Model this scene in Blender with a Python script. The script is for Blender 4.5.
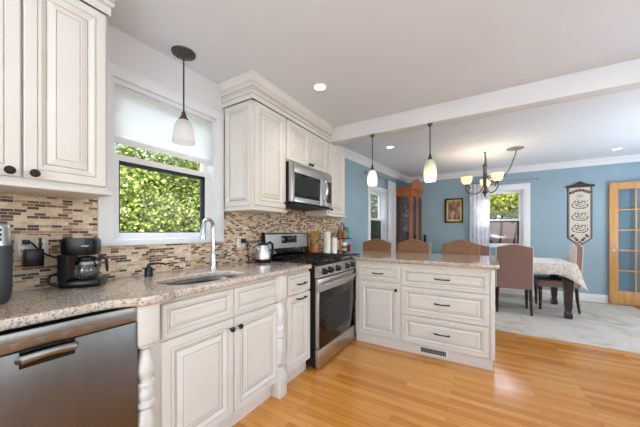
import bpy, bmesh, math, random
from mathutils import Vector, Matrix, noise
C = bpy.context.scene.collection
for o in list(bpy.data.objects): bpy.data.objects.remove(o)
PI = math.pi
R = math.radians

# ------------------------------------------------------------------ camera
cd = bpy.data.cameras.new('camera'); cam = bpy.data.objects.new('camera', cd); C.objects.link(cam)
cd.sensor_width = 36; cd.lens = 36*270/640; cd.shift_y = 0.0281; cd.clip_start = .02; cd.clip_end = 200
cam.location = (1.905, 0, 1.21); cam.rotation_euler = (R(90), 0, R(31.12))
bpy.context.scene.camera = cam
# ------------------------------------------------------------------ world, sun, big lights, exposure
sc = bpy.context.scene
vs = sc.view_settings
vs.view_transform = 'Standard'; vs.look = 'None'; vs.gamma = 1; vs.use_curve_mapping = False
vs.exposure = -0.04
w = bpy.data.worlds.new('world'); sc.world = w; w.use_nodes = True
wn = w.node_tree.nodes; bg = wn['Background']
sky = wn.new('ShaderNodeTexSky'); sky.sky_type = 'NISHITA'; sky.sun_disc = False
sky.sun_elevation = R(48); sky.sun_rotation = R(130); sky.air_density = 1.0; sky.dust_density = 1.5
w.node_tree.links.new(sky.outputs[0], bg.inputs[0]); bg.inputs[1].default_value = 0.55
def light(name, kind, loc, energy, color=(1,1,1), rot=(0,0,0), size=1, size_y=None, **kw):
    l = bpy.data.lights.new(name, kind); l.energy = energy; l.color = color
    if kind == 'AREA':
        l.shape = 'RECTANGLE'; l.size = size; l.size_y = size_y or size
    if kind in ('POINT', 'SPOT'): l.shadow_soft_size = size
    for k, v in kw.items(): setattr(l, k, v)
    o = bpy.data.objects.new(name, l); C.objects.link(o); o.location = loc; o.rotation_euler = rot
    return o
sun = light('sun', 'SUN', (6, -6, 9), 10, (1, .95, .87)); sun.data.angle = R(1.0)
sun.rotation_euler = Vector((-.62, .50, -.72)).to_track_quat('-Z', 'Y').to_euler()
def aim(o, d): o.rotation_euler = Vector(d).to_track_quat('-Z', 'Y').to_euler()
DAY = (.85, .94, 1.06); UPFILL = (.74, .93, 1.16)
# added fill lamps just inside unseen, assumed windows behind and right of camera
a = light('fill_back', 'AREA', (2.4, -2.08, 1.55), 46, DAY, size=2.3, size_y=1.35); aim(a, (0, 1, .1))
a = light('fill_side', 'AREA', (4.66, .5, 1.55), 6, DAY, size=2.2, size_y=1.35); aim(a, (-1, 0, .1))
a = light('fill_dining', 'AREA', (4.66, 4.3, 1.25), 18, DAY, size=2.0, size_y=2.0); aim(a, (-1, 0, .2))
# more added lamps, aimed up to brighten the ceiling; no such source is seen
a = light('ceiling_fill_back', 'AREA', (2.4, -1.95, 1.0), 116, UPFILL, size=2.3, size_y=.6); aim(a, (.25, .05, 1))
a = light('ceiling_fill_side', 'AREA', (4.55, .5, 1.0), 52, UPFILL, size=2.2, size_y=.6); aim(a, (.05, 0, 1))
a = light('ceiling_fill_dining', 'AREA', (4.55, 4.3, .9), 40, UPFILL, size=2.2, size_y=.6); aim(a, (-.3, 0, 1))
# daylight falling in from above outside the three windows in view
a = light('daylight_kitchen_window', 'AREA', (-1.3, 1.1, 3.1), 130, DAY, size=2.0, size_y=1.6); aim(a, (1.3, 0, -1.6))
a = light('daylight_dining_window_left', 'AREA', (-1.1, 5.1, 3.0), 130, DAY, size=1.6, size_y=1.4); aim(a, (1.3, -.1, -1.5))
a = light('daylight_dining_window_far', 'AREA', (2.1, 7.7, 3.2), 340, DAY, size=1.8, size_y=1.4); aim(a, (0, -1.3, -1.5))

# ------------------------------------------------------------------ materials
M = {}
def srgb(c):
    return tuple(((v/255)/12.92 if v/255 <= .04045 else ((v/255+.055)/1.055)**2.4) for v in c) + (1,)
def new_mat(name):
    m = bpy.data.materials.new(name); m.use_nodes = True; M[name] = m
    return m, m.node_tree.nodes, m.node_tree.links, m.node_tree.nodes['Principled BSDF']
def ramp(n, stops, interp='LINEAR'):
    r = n.new('ShaderNodeValToRGB'); r.color_ramp.interpolation = interp
    els = r.color_ramp.elements
    while len(els) < len(stops): els.new(.5)
    for e, (p, c) in zip(els, stops): e.position = p; e.color = srgb(c)
    return r
def mat(name, col, rough=.5, metal=0, spec=.5, var=.04, scale=12, bump=0, bscale=60, coat=0, sheen=0, trans=0):
    """plain surface with a little procedural colour variation and optional fine bump"""
    m, n, l, b = new_mat(name)
    tc = n.new('ShaderNodeTexCoord')
    nz = n.new('ShaderNodeTexNoise'); nz.inputs['Scale'].default_value = scale; nz.inputs['Detail'].default_value = 4
    l.new(tc.outputs['Object'], nz.inputs['Vector'])
    lo = tuple(max(0, v*(1-var)) for v in col); hi = tuple(min(255, v*(1+var)) for v in col)
    r = ramp(n, [(.3, lo), (.7, hi)]); l.new(nz.outputs['Fac'], r.inputs[0]); l.new(r.outputs[0], b.inputs['Base Color'])
    b.inputs['Roughness'].default_value = rough; b.inputs['Metallic'].default_value = metal
    b.inputs['Specular IOR Level'].default_value = spec; b.inputs['Coat Weight'].default_value = coat
    b.inputs['Sheen Weight'].default_value = sheen; b.inputs['Transmission Weight'].default_value = trans
    if bump:
        n2 = n.new('ShaderNodeTexNoise'); n2.inputs['Scale'].default_value = bscale; n2.inputs['Detail'].default_value = 3
        l.new(tc.outputs['Object'], n2.inputs['Vector'])
        bp = n.new('ShaderNodeBump'); bp.inputs['Strength'].default_value = bump; bp.inputs['Distance'].default_value = .01
        l.new(n2.outputs['Fac'], bp.inputs['Height']); l.new(bp.outputs[0], b.inputs['Normal'])
    return m
mat('white_wall', (226, 224, 221), .6, var=.01, scale=3)
mat('ceiling_paint', (226, 228, 229), .75, var=.01, scale=2)
mat('dining_ceiling_paint', (230, 232, 233), .75, var=.01, scale=2)
mat('blue_wall', (148, 172, 183), .6, var=.015, scale=3)
mat('trim_white', (232, 230, 226), .35, var=.01)
mat('window_white', (234, 234, 233), .35, var=.01)
mat('cabinet', (223, 217, 207), .38, var=.012, scale=5)
mat('glaze', (176, 168, 153), .5, var=.08, scale=30)
mat('bronze', (44, 38, 34), .38, metal=.7, var=.15)
mat('black_metal', (24, 23, 23), .45, metal=.4, var=.1)
mat('black_plastic', (9, 10, 12), .3, var=.1, spec=.35)
mat('black_gloss', (10, 10, 11), .08, var=.05)
mat('grey_plastic', (68, 70, 76), .4, metal=.3, var=.06)
mat('chrome', (205, 207, 210), .12, metal=1, var=.02)
mat('iron_bronze', (84, 80, 74), .42, metal=.75, var=.15, scale=40)
mat('sash_black', (24, 24, 27), .5)
mat('ceramic_white', (238, 234, 226), .3, var=.01)
mat('paper_white', (236, 230, 218), .85, var=.03)
mat('almond', (214, 200, 176), .4, var=.02)
mat('dark_wood', (46, 28, 24), .3, var=.25, scale=18)
mat('taupe_fabric', (140, 108, 96), .9, var=.06, scale=120, bump=.25, bscale=300, sheen=.2)
mat('tan_leather', (146, 102, 68), .55, var=.08, scale=30, bump=.1, bscale=150)
mat('cream_fabric', (226, 216, 206), .85, var=.03, scale=90)
mat('dark_leather', (52, 46, 48), .4, var=.1)
mat('brass', (180, 146, 92), .35, metal=.9, var=.1)
mat('gold', (196, 156, 82), .35, metal=.8, var=.1, scale=50)
mat('red_paint', (168, 34, 40), .3)
mat('teal_glass', (44, 150, 160), .2)
mat('amber', (176, 112, 44), .35)
mat('olive', (96, 92, 50), .45)
mat('blue_paint', (52, 64, 150), .4)
mat('spoon_wood', (196, 146, 72), .6, var=.1, scale=30)
mat('bark', (74, 60, 48), .9, var=.2, scale=20)
mat('roof_tile', (168, 136, 124), .8, var=.08, scale=6)
mat('house_wall', (150, 148, 152), .8, var=.05)
mat('stone_edge', (120, 110, 100), .8)
mat('soil', (88, 96, 60), .95, var=.2, scale=3)
mat('grille_grey', (150, 148, 142), .4, metal=.5)
mat('dark_slot', (30, 29, 28), .7)
mat('black_thread', (76, 66, 68), .9, var=.1)
mat('banner_cloth', (212, 203, 188), .95, var=.05, scale=140, bump=.2, bscale=400)
mat('banner_green', (134, 134, 122), .95, var=.2, scale=90)
mat('banner_red', (150, 92, 84), .95, var=.2, scale=60)

def brushed(name, col, rough, axis_scale):
    m, n, l, b = new_mat(name)
    tc = n.new('ShaderNodeTexCoord'); mp = n.new('ShaderNodeMapping'); mp.inputs['Scale'].default_value = axis_scale
    nz = n.new('ShaderNodeTexNoise'); nz.inputs['Scale'].default_value = 6; nz.inputs['Detail'].default_value = 5
    l.new(tc.outputs['Object'], mp.inputs[0]); l.new(mp.outputs[0], nz.inputs['Vector'])
    r = ramp(n, [(.3, tuple(v*.97 for v in col)), (.7, tuple(min(255, v*1.02) for v in col))])
    l.new(nz.outputs['Fac'], r.inputs[0]); l.new(r.outputs[0], b.inputs['Base Color'])
    b.inputs['Metallic'].default_value = 1; b.inputs['Roughness'].default_value = rough
    b.inputs['Anisotropic'].default_value = .5
    return m
brushed('stainless', (196, 194, 191), .3, (2, 2, 60))
brushed('dark_stainless', (120, 118, 117), .34, (6, 6, 1))
brushed('mid_stainless', (150, 147, 144), .32, (60, 60, 2))
brushed('sink_steel', (112, 106, 100), .25, (4, 4, 30))

def wood_floor():
    m, n, l, b = new_mat('oak_floor')
    tc = n.new('ShaderNodeTexCoord')
    br = n.new('ShaderNodeTexBrick'); br.offset = .37; br.offset_frequency = 2; br.squash = 1
    br.inputs['Color1'].default_value = (0, 0, 0, 1); br.inputs['Color2'].default_value = (1, 1, 1, 1)
    br.inputs['Mortar'].default_value = (.5, .5, .5, 1)
    br.inputs['Scale'].default_value = 1; br.inputs['Mortar Size'].default_value = .0006
    br.inputs['Brick Width'].default_value = .85; br.inputs['Row Height'].default_value = .057
    l.new(tc.outputs['Object'], br.inputs['Vector'])
    r = ramp(n, [(0, (204, 128, 48)), (.3, (222, 146, 60)), (.6, (230, 157, 72)), (1, (238, 173, 90))])
    l.new(br.outputs['Color'], r.inputs[0])
    mp = n.new('ShaderNodeMapping'); mp.inputs['Scale'].default_value = (1.6, 38, 1)
    l.new(tc.outputs['Object'], mp.inputs[0])
    ad = n.new('ShaderNodeVectorMath'); ad.operation = 'ADD'
    ml = n.new('ShaderNodeVectorMath'); ml.operation = 'SCALE'; ml.inputs['Scale'].default_value = 37.
    l.new(br.outputs['Color'], ml.inputs[0]); l.new(mp.outputs[0], ad.inputs[0]); l.new(ml.outputs[0], ad.inputs[1])
    nz = n.new('ShaderNodeTexNoise'); nz.inputs['Scale'].default_value = 2.2; nz.inputs['Detail'].default_value = 7
    nz.inputs['Roughness'].default_value = .65; nz.inputs['Distortion'].default_value = .6
    l.new(ad.outputs[0], nz.inputs['Vector'])
    gr = ramp(n, [(.25, (168, 150, 132)), (.5, (240, 236, 230)), (.8, (255, 252, 246))]); l.new(nz.outputs['Fac'], gr.inputs[0])
    mx = n.new('ShaderNodeMix'); mx.data_type = 'RGBA'; mx.blend_type = 'MULTIPLY'; mx.inputs[0].default_value = .65
    l.new(r.outputs[0], mx.inputs[6]); l.new(gr.outputs[0], mx.inputs[7])
    m2 = n.new('ShaderNodeMix'); m2.data_type = 'RGBA'; m2.inputs[7].default_value = srgb((120, 70, 32))
    l.new(br.outputs['Fac'], m2.inputs[0]); l.new(mx.outputs[2], m2.inputs[6]); l.new(m2.outputs[2], b.inputs['Base Color'])
    b.inputs['Roughness'].default_value = .24; b.inputs['Coat Weight'].default_value = .25; b.inputs['Coat Roughness'].default_value = .14; b.inputs['Specular IOR Level'].default_value = .5
    bp = n.new('ShaderNodeBump'); bp.inputs['Strength'].default_value = .05; bp.inputs['Distance'].default_value = .003
    l.new(nz.outputs['Fac'], bp.inputs['Height']); l.new(bp.outputs[0], b.inputs['Normal'])
wood_floor()

def grain_wood(name, lo, hi, rough=.35, sc3=(30, 30, 2)):
    m, n, l, b = new_mat(name)
    tc = n.new('ShaderNodeTexCoord'); mp = n.new('ShaderNodeMapping'); mp.inputs['Scale'].default_value = sc3
    l.new(tc.outputs['Object'], mp.inputs[0])
    nz = n.new('ShaderNodeTexNoise'); nz.inputs['Scale'].default_value = 1.3; nz.inputs['Detail'].default_value = 6; nz.inputs['Distortion'].default_value = 1
    l.new(mp.outputs[0], nz.inputs['Vector'])
    r = ramp(n, [(.3, lo), (.7, hi)]); l.new(nz.outputs['Fac'], r.inputs[0]); l.new(r.outputs[0], b.inputs['Base Color'])
    b.inputs['Roughness'].default_value = rough
grain_wood('door_oak', (196, 138, 78), (220, 166, 104), .4)
grain_wood('cherry', (160, 84, 40), (204, 118, 60), .28)
grain_wood('rack_wood', (150, 96, 66), (188, 130, 92), .5)

def granite():
    m, n, l, b = new_mat('granite')
    tc = n.new('ShaderNodeTexCoord')
    big = n.new('ShaderNodeTexNoise'); big.inputs['Scale'].default_value = 5; big.inputs['Detail'].default_value = 6; big.inputs['Distortion'].default_value = 1.2
    fine = n.new('ShaderNodeTexNoise'); fine.inputs['Scale'].default_value = 85; fine.inputs['Detail'].default_value = 3
    vo = n.new('ShaderNodeTexVoronoi'); vo.inputs['Scale'].default_value = 230
    for t in (big, fine, vo): l.new(tc.outputs['Object'], t.inputs['Vector'])
    rb = ramp(n, [(.3, (204, 182, 160)), (.5, (218, 204, 188)), (.68, (206, 199, 194))]); l.new(big.outputs['Fac'], rb.inputs[0])
    rf = ramp(n, [(.34, (138, 116, 104)), (.44, (224, 212, 202)), (.60, (252, 248, 242))]); l.new(fine.outputs['Fac'], rf.inputs[0])
    mx = n.new('ShaderNodeMix'); mx.data_type = 'RGBA'; mx.blend_type = 'MULTIPLY'; mx.inputs[0].default_value = .75
    l.new(rb.outputs[0], mx.inputs[6]); l.new(rf.outputs[0], mx.inputs[7])
    sep = n.new('ShaderNodeSeparateColor'); l.new(vo.outputs['Color'], sep.inputs[0])
    gt = n.new('ShaderNodeMath'); gt.operation = 'GREATER_THAN'; gt.inputs[1].default_value = .93; l.new(sep.outputs[0], gt.inputs[0])
    m2 = n.new('ShaderNodeMix'); m2.data_type = 'RGBA'; m2.inputs[7].default_value = srgb((92, 78, 72))
    mf = n.new('ShaderNodeMath'); mf.operation = 'MULTIPLY'; mf.inputs[1].default_value = .75; l.new(gt.outputs[0], mf.inputs[0])
    l.new(mf.outputs[0], m2.inputs[0]); l.new(mx.outputs[2], m2.inputs[6]); l.new(m2.outputs[2], b.inputs['Base Color'])
    b.inputs['Roughness'].default_value = .12; b.inputs['Coat Weight'].default_value = .4; b.inputs['Coat Roughness'].default_value = .06
granite()

def mosaic():
    m, n, l, b = new_mat('mosaic_tile')
    tc = n.new('ShaderNodeTexCoord'); sp = n.new('ShaderNodeSeparateXYZ'); cb = n.new('ShaderNodeCombineXYZ')
    l.new(tc.outputs['Object'], sp.inputs[0]); l.new(sp.outputs['Y'], cb.inputs['X']); l.new(sp.outputs['Z'], cb.inputs['Y'])
    br = n.new('ShaderNodeTexBrick'); br.offset = .43; br.offset_frequency = 3
    br.inputs['Color1'].default_value = (0, 0, 0, 1); br.inputs['Color2'].default_value = (1, 1, 1, 1); br.inputs['Mortar'].default_value = (.5, .5, .5, 1)
    br.inputs['Scale'].default_value = 1; br.inputs['Mortar Size'].default_value = .0011; br.inputs['Mortar Smooth'].default_value = .1
    br.inputs['Brick Width'].default_value = .043; br.inputs['Row Height'].default_value = .0148
    l.new(cb.outputs[0], br.inputs['Vector'])
    r = ramp(n, [(0, (88, 58, 40)), (.16, (136, 94, 64)), (.26, (222, 194, 158)), (.42, (234, 216, 190)), (.54, (194, 150, 108)),
                 (.62, (226, 202, 168)), (.78, (212, 184, 150)), (.86, (150, 110, 78)), (.93, (74, 50, 38))], 'CONSTANT')
    l.new(br.outputs['Color'], r.inputs[0])
    nz = n.new('ShaderNodeTexNoise'); nz.inputs['Scale'].default_value = 60; nz.inputs['Detail'].default_value = 3; l.new(tc.outputs['Object'], nz.inputs['Vector'])
    gr = ramp(n, [(.3, (226, 220, 214)), (.7, (255, 255, 255))]); l.new(nz.outputs['Fac'], gr.inputs[0])
    mx = n.new('ShaderNodeMix'); mx.data_type = 'RGBA'; mx.blend_type = 'MULTIPLY'; mx.inputs[0].default_value = 1
    l.new(r.outputs[0], mx.inputs[6]); l.new(gr.outputs[0], mx.inputs[7])
    m2 = n.new('ShaderNodeMix'); m2.data_type = 'RGBA'; m2.inputs[7].default_value = srgb((212, 198, 178))
    l.new(br.outputs['Fac'], m2.inputs[0]); l.new(mx.outputs[2], m2.inputs[6]); l.new(m2.outputs[2], b.inputs['Base Color'])
    b.inputs['Roughness'].default_value = .42
    bp = n.new('ShaderNodeBump'); bp.inputs['Strength'].default_value = .3; bp.inputs['Distance'].default_value = .001; bp.invert = True
    l.new(br.outputs['Fac'], bp.inputs['Height']); l.new(bp.outputs[0], b.inputs['Normal'])
mosaic()

def leaf_mat(name, cols, rough=.5):
    m, n, l, b = new_mat(name)
    g = n.new('ShaderNodeNewGeometry'); k = len(cols)
    r = ramp(n, [(i/k, c) for i, c in enumerate(cols)], 'LINEAR'); l.new(g.outputs['Random Per Island'], r.inputs[0])
    l.new(r.outputs[0], b.inputs['Base Color']); b.inputs['Roughness'].default_value = rough
    tr = n.new('ShaderNodeBsdfTranslucent'); l.new(r.outputs[0], tr.inputs[0])
    ms = n.new('ShaderNodeMixShader'); ms.inputs[0].default_value = .35
    l.new(b.outputs[0], ms.inputs[1]); l.new(tr.outputs[0], ms.inputs[2]); l.new(ms.outputs[0], n['Material Output'].inputs[0])
leaf_mat('leaf_fresh', [(92, 112, 40), (134, 150, 58), (176, 186, 92), (198, 204, 120), (116, 132, 52)])
leaf_mat('leaf_deep', [(52, 72, 34), (84, 104, 48), (120, 138, 66), (70, 92, 44)])
leaf_mat('leaf_yellow', [(150, 158, 50), (190, 188, 66), (214, 208, 96), (120, 136, 46)])
leaf_mat('petal_pink', [(226, 120, 140), (240, 160, 176), (212, 90, 116)])

def thin_glass(name, tint=(255, 255, 255), refl=.12, k=.3):
    m, n, l, b = new_mat(name); n.remove(b)
    t = n.new('ShaderNodeBsdfTransparent'); t.inputs[0].default_value = srgb(tint)
    g = n.new('ShaderNodeBsdfGlossy'); g.inputs['Roughness'].default_value = .03
    f = n.new('ShaderNodeFresnel'); f.inputs[0].default_value = 1.3
    mm = n.new('ShaderNodeMath'); mm.operation = 'MULTIPLY_ADD'; mm.inputs[1].default_value = k; mm.inputs[2].default_value = refl*.2
    l.new(f.outputs[0], mm.inputs[0]); ms = n.new('ShaderNodeMixShader')
    l.new(mm.outputs[0], ms.inputs[0]); l.new(t.outputs[0], ms.inputs[1]); l.new(g.outputs[0], ms.inputs[2])
    l.new(ms.outputs[0], n['Material Output'].inputs[0])
thin_glass('pane_glass', refl=.03); thin_glass('door_glass', (238, 243, 246), 0, 0); thin_glass('cabinet_glass', (215, 220, 222), .7); thin_glass('screen_glass', (168, 170, 172)); thin_glass('carafe_glass', (196, 202, 206), .5)

def sheer(name, col, tf=.45, transp=.15, pattern=None, rough=.8, emit=0, ecol=(255, 225, 180)):
    """translucent cloth or frosted glass"""
    m, n, l, b = new_mat(name)
    b.inputs['Roughness'].default_value = rough
    tl = n.new('ShaderNodeBsdfTranslucent'); tp = n.new('ShaderNodeBsdfTransparent')
    if pattern:
        tc = n.new('ShaderNodeTexCoord'); nz = n.new('ShaderNodeTexNoise'); nz.inputs['Scale'].default_value = pattern[1]; nz.inputs['Detail'].default_value = 5
        nz.inputs['Distortion'].default_value = 1.5
        l.new(tc.outputs['Object'], nz.inputs['Vector'])
        r = ramp(n, [(pattern[2], col), (pattern[2]+.07, pattern[0]), (pattern[2]+.14, col)]); l.new(nz.outputs['Fac'], r.inputs[0])
        l.new(r.outputs[0], b.inputs['Base Color']); l.new(r.outputs[0], tl.inputs[0])
    else:
        b.inputs['Base Color'].default_value = srgb(col); tl.inputs[0].default_value = srgb(col)
    if emit:
        b.inputs['Emission Color'].default_value = srgb(ecol); b.inputs['Emission Strength'].default_value = emit
    m1 = n.new('ShaderNodeMixShader'); m1.inputs[0].default_value = tf
    m2 = n.new('ShaderNodeMixShader'); m2.inputs[0].default_value = transp
    l.new(b.outputs[0], m1.inputs[1]); l.new(tl.outputs[0], m1.inputs[2])
    l.new(m1.outputs[0], m2.inputs[1]); l.new(tp.outputs[0], m2.inputs[2]); l.new(m2.outputs[0], n['Material Output'].inputs[0])
sheer('shade_fabric', (246, 246, 245), .5, 0)
sheer('curtain_sheer', (246, 245, 247), .4, .06, ((214, 211, 219), 16, .44))
sheer('lace_cloth', (232, 228, 222), .1, 0, ((208, 192, 168), 14, .48))
sheer('frosted_glass', (240, 240, 238), .5, .25, rough=.25)
sheer('lamp_glass', (240, 238, 232), .5, .1, rough=.25, emit=.05, ecol=(255, 246, 232))
sheer('green_lamp_glass', (214, 216, 202), .5, .08, rough=.25, emit=.05, ecol=(250, 244, 210))
sheer('amber_lamp_glass', (250, 232, 204), .5, 0, rough=.35, emit=.75, ecol=(255, 222, 172))
def emis(name, col, s):
    m, n, l, b = new_mat(name); b.inputs['Base Color'].default_value = srgb(col)
    b.inputs['Emission Color'].default_value = srgb(col); b.inputs['Emission Strength'].default_value = s
emis('bulb', (255, 236, 206), 4); emis('downlight', (255, 246, 232), 4.5); emis('display', (40, 48, 54), .3)

def rug_mat():
    m, n, l, b = new_mat('rug_wool')
    tc = n.new('ShaderNodeTexCoord')
    a = n.new('ShaderNodeTexNoise'); a.inputs['Scale'].default_value = 2.2; a.inputs['Detail'].default_value = 8; a.inputs['Distortion'].default_value = 1.4; a.inputs['Roughness'].default_value = .65
    l.new(tc.outputs['Object'], a.inputs['Vector'])
    r = ramp(n, [(.30, (190, 174, 152)), (.46, (212, 202, 188)), (.56, (220, 213, 203)), (.7, (204, 190, 170))]); l.new(a.outputs['Fac'], r.inputs[0])
    l.new(r.outputs[0], b.inputs['Base Color']); b.inputs['Roughness'].default_value = .95
    f = n.new('ShaderNodeTexNoise'); f.inputs['Scale'].default_value = 240; l.new(tc.outputs['Object'], f.inputs['Vector'])
    bp = n.new('ShaderNodeBump'); bp.inputs['Strength'].default_value = .4; bp.inputs['Distance'].default_value = .004
    l.new(f.outputs['Fac'], bp.inputs['Height']); l.new(bp.outputs[0], b.inputs['Normal'])
rug_mat()
def painting_mat():
    m, n, l, b = new_mat('painting')
    tc = n.new('ShaderNodeTexCoord'); mp = n.new('ShaderNodeMapping'); mp.inputs['Scale'].default_value = (14, 1, 7)
    l.new(tc.outputs['Object'], mp.inputs[0])
    a = n.new('ShaderNodeTexNoise'); a.inputs['Scale'].default_value = 1; a.inputs['Detail'].default_value = 5; l.new(mp.outputs[0], a.inputs['Vector'])
    r = ramp(n, [(.3, (66, 44, 40)), (.45, (122, 76, 62)), (.55, (150, 110, 90)), (.66, (196, 176, 160)), (.8, (92, 66, 76))]); l.new(a.outputs['Fac'], r.inputs[0])
    l.new(r.outputs[0], b.inputs['Base Color']); b.inputs['Roughness'].default_value = .4
painting_mat()

# ------------------------------------------------------------------ geometry helpers
class MB:
    """collects verts and faces of one mesh; each face may take its own material slot"""
    def __init__(s): s.v = []; s.f = []; s.m = []; s.sm = []
    def add(s, vs, fs, mi=0, smooth=False):
        k = len(s.v); s.v += [tuple(p) for p in vs]
        for f in fs: s.f.append([i+k for i in f]); s.m.append(mi); s.sm.append(smooth)
        return s
    def box(s, x0, x1, y0, y1, z0, z1, mi=0, bev=0.0):
        if bev <= 0:
            vs = [(x, y, z) for x in (x0, x1) for y in (y0, y1) for z in (z0, z1)]
            fs = [(0, 1, 3, 2), (4, 6, 7, 5), (0, 4, 5, 1), (2, 3, 7, 6), (0, 2, 6, 4), (1, 5, 7, 3)]
            return s.add(vs, fs, mi)
        bm = bmesh.new(); bmesh.ops.create_cube(bm, size=1)
        for v in bm.verts:
            v.co = Vector(((x0+x1)/2+v.co.x*(x1-x0), (y0+y1)/2+v.co.y*(y1-y0), (z0+z1)/2+v.co.z*(z1-z0)))
        bev = min(bev, .49*min(x1-x0, y1-y0, z1-z0))
        bmesh.ops.bevel(bm, geom=bm.edges[:], offset=bev, segments=3 if bev > .008 else 2, affect='EDGES', profile=.5)
        bm.verts.index_update()
        s.add([v.co for v in bm.verts], [[v.index for v in f.verts] for f in bm.faces], mi, True); bm.free(); return s
    def lathe(s, prof, c=(0, 0, 0), axis='z', seg=24, mi=0, cap=True, smooth=True):
        vs = []; fs = []
        for r, h in prof:
            for i in range(seg):
                a = 2*PI*i/seg; p, q = r*math.cos(a), r*math.sin(a)
                vs.append({'z': (c[0]+p, c[1]+q, c[2]+h), 'x': (c[0]+h, c[1]+p, c[2]+q), 'y': (c[0]+q, c[1]+h, c[2]+p)}[axis])
        n = len(prof)
        for j in range(n-1):
            for i in range(seg):
                k = (i+1) % seg; fs.append((j*seg+i, j*seg+k, (j+1)*seg+k, (j+1)*seg+i))
        s.add(vs, fs, mi, smooth)
        if cap:
            if prof[0][0] > 1e-5: s.add([vs[i] for i in range(seg)], [list(range(seg))[::-1]], mi)
            if prof[-1][0] > 1e-5: s.add([vs[(n-1)*seg+i] for i in range(seg)], [list(range(seg))], mi)
        return s
    def cyl(s, p0, p1, r0, r1=None, seg=16, mi=0): return s.tube([p0, p1], [r0, r0 if r1 is None else r1], seg, mi)
    def tube(s, pts, r, seg=10, mi=0, flat=1.0):
        pts = [Vector(p) for p in pts]; n = len(pts)
        rs = r if isinstance(r, (list, tuple)) else [r]*n
        vs = []; fs = []; up = None
        for i, p in enumerate(pts):
            d = (pts[min(i+1, n-1)]-pts[max(i-1, 0)]).normalized()
            if up is None:
                up = Vector((0, 0, 1)) if abs(d.z) < .9 else Vector((1, 0, 0))
            a = (up - d*up.dot(d))
            a = a.normalized() if a.length > 1e-6 else d.orthogonal().normalized()
            up = a; b = d.cross(a)
            for k in range(seg):
                t = 2*PI*k/seg; vs.append(p + a*rs[i]*math.cos(t) + b*rs[i]*flat*math.sin(t))
        for j in range(n-1):
            for k in range(seg):
                q = (k+1) % seg; fs.append((j*seg+k, j*seg+q, (j+1)*seg+q, (j+1)*seg+k))
        s.add(vs, fs, mi, True)
        s.add(vs[:seg], [list(range(seg))[::-1]], mi); s.add(vs[-seg:], [list(range(seg))], mi)
        return s
    def prism(s, poly, t0, t1, plane='xy', mi=0, mis=None):
        """poly in a plane, extruded along the third axis from t0 to t1"""
        def P(a, b, t): return {'xy': (a, b, t), 'xz': (a, t, b), 'yz': (t, a, b)}[plane]
        n = len(poly); vs = [P(a, b, t0) for a, b in poly]+[P(a, b, t1) for a, b in poly]
        s.add(vs, [list(range(n)), list(range(n, 2*n))[::-1]], mi)
        s.add(vs, [(i, n+i, n+(i+1) % n, (i+1) % n) for i in range(n)], mi if mis is None else mis)
        return s
    def sphere(s, c, r, seg=14, rings=8, mi=0, sq=(1, 1, 1)):
        vs = []; fs = []
        for j in range(rings+1):
            t = PI*j/rings
            for i in range(seg):
                a = 2*PI*i/seg
                vs.append((c[0]+r*sq[0]*math.sin(t)*math.cos(a), c[1]+r*sq[1]*math.sin(t)*math.sin(a), c[2]+r*sq[2]*math.cos(t)))
        for j in range(rings):
            for i in range(seg):
                k = (i+1) % seg; fs.append((j*seg+i, (j+1)*seg+i, (j+1)*seg+k, j*seg+k))
        return s.add(vs, fs, mi, True)
    def build(s, name, mats, parent=None, fix=True):
        me = bpy.data.meshes.new(name); me.from_pydata(s.v, [], s.f)
        for m in (mats if isinstance(mats, (list, tuple)) else [mats]): me.materials.append(M[m])
        me.polygons.foreach_set('material_index', s.m); me.polygons.foreach_set('use_smooth', s.sm)
        bm = bmesh.new(); bm.from_mesh(me)
        bmesh.ops.remove_doubles(bm, verts=bm.verts[:], dist=1e-5)
        if fix: bmesh.ops.recalc_face_normals(bm, faces=bm.faces[:])
        for e in bm.edges:
            if len(e.link_faces) == 2 and e.calc_face_angle(0) > R(38): e.smooth = False
        bm.to_mesh(me); bm.free()
        o = bpy.data.objects.new(name, me); C.objects.link(o)
        if parent: o.parent = parent
        return o
def tag(o, label, cat, group=None, kind=None):
    if label: o['label'] = label
    if cat: o['category'] = cat
    if group: o['group'] = group
    if kind: o['kind'] = kind
    return o
def thing(name, label, cat, loc=(0, 0, 0), rotz=0, group=None):
    o = bpy.data.objects.new(name, None); C.objects.link(o); o.empty_display_size = .1
    o.location = loc; o.rotation_euler = (0, 0, rotz)
    return tag(o, label, cat, group)
def struct(o): o['kind'] = 'structure'; return o
def place(o, loc=(0, 0, 0), rotz=0): o.location = loc; o.rotation_euler = (0, 0, rotz); return o
def copy_tree(o, loc=None, rotz=None, label=None, parent=None):
    c = o.copy(); C.objects.link(c)
    if parent: c.parent = parent
    if loc is not None: c.location = loc
    if rotz is not None: c.rotation_euler = (0, 0, rotz)
    if label: c['label'] = label
    for ch in list(o.children): copy_tree(ch, parent=c)
    return c
def arc(cx, cy, r, a0, a1, n):
    return [(cx+r*math.cos(a0+(a1-a0)*i/n), cy+r*math.sin(a0+(a1-a0)*i/n)) for i in range(n+1)]
def bez(p0, p1, p2, p3, n=12):
    p0, p1, p2, p3 = map(Vector, (p0, p1, p2, p3)); out = []
    for i in range(n+1):
        t = i/n; u = 1-t; out.append(p0*u**3 + p1*3*u*u*t + p2*3*u*t*t + p3*t**3)
    return out
def spline(pts, n=6):
    """Catmull-Rom through the points"""
    P = [Vector(p) for p in pts]; P = [P[0]*2-P[1]] + P + [P[-1]*2-P[-2]]; out = []
    for i in range(1, len(P)-2):
        for k in range(n):
            t = k/n; a, b, c, d = P[i-1:i+3]
            out.append(.5*((2*b)+(c-a)*t+(2*a-5*b+4*c-d)*t*t+(3*b-a-3*c+d)*t**3))
    out.append(P[-2]); return out
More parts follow.
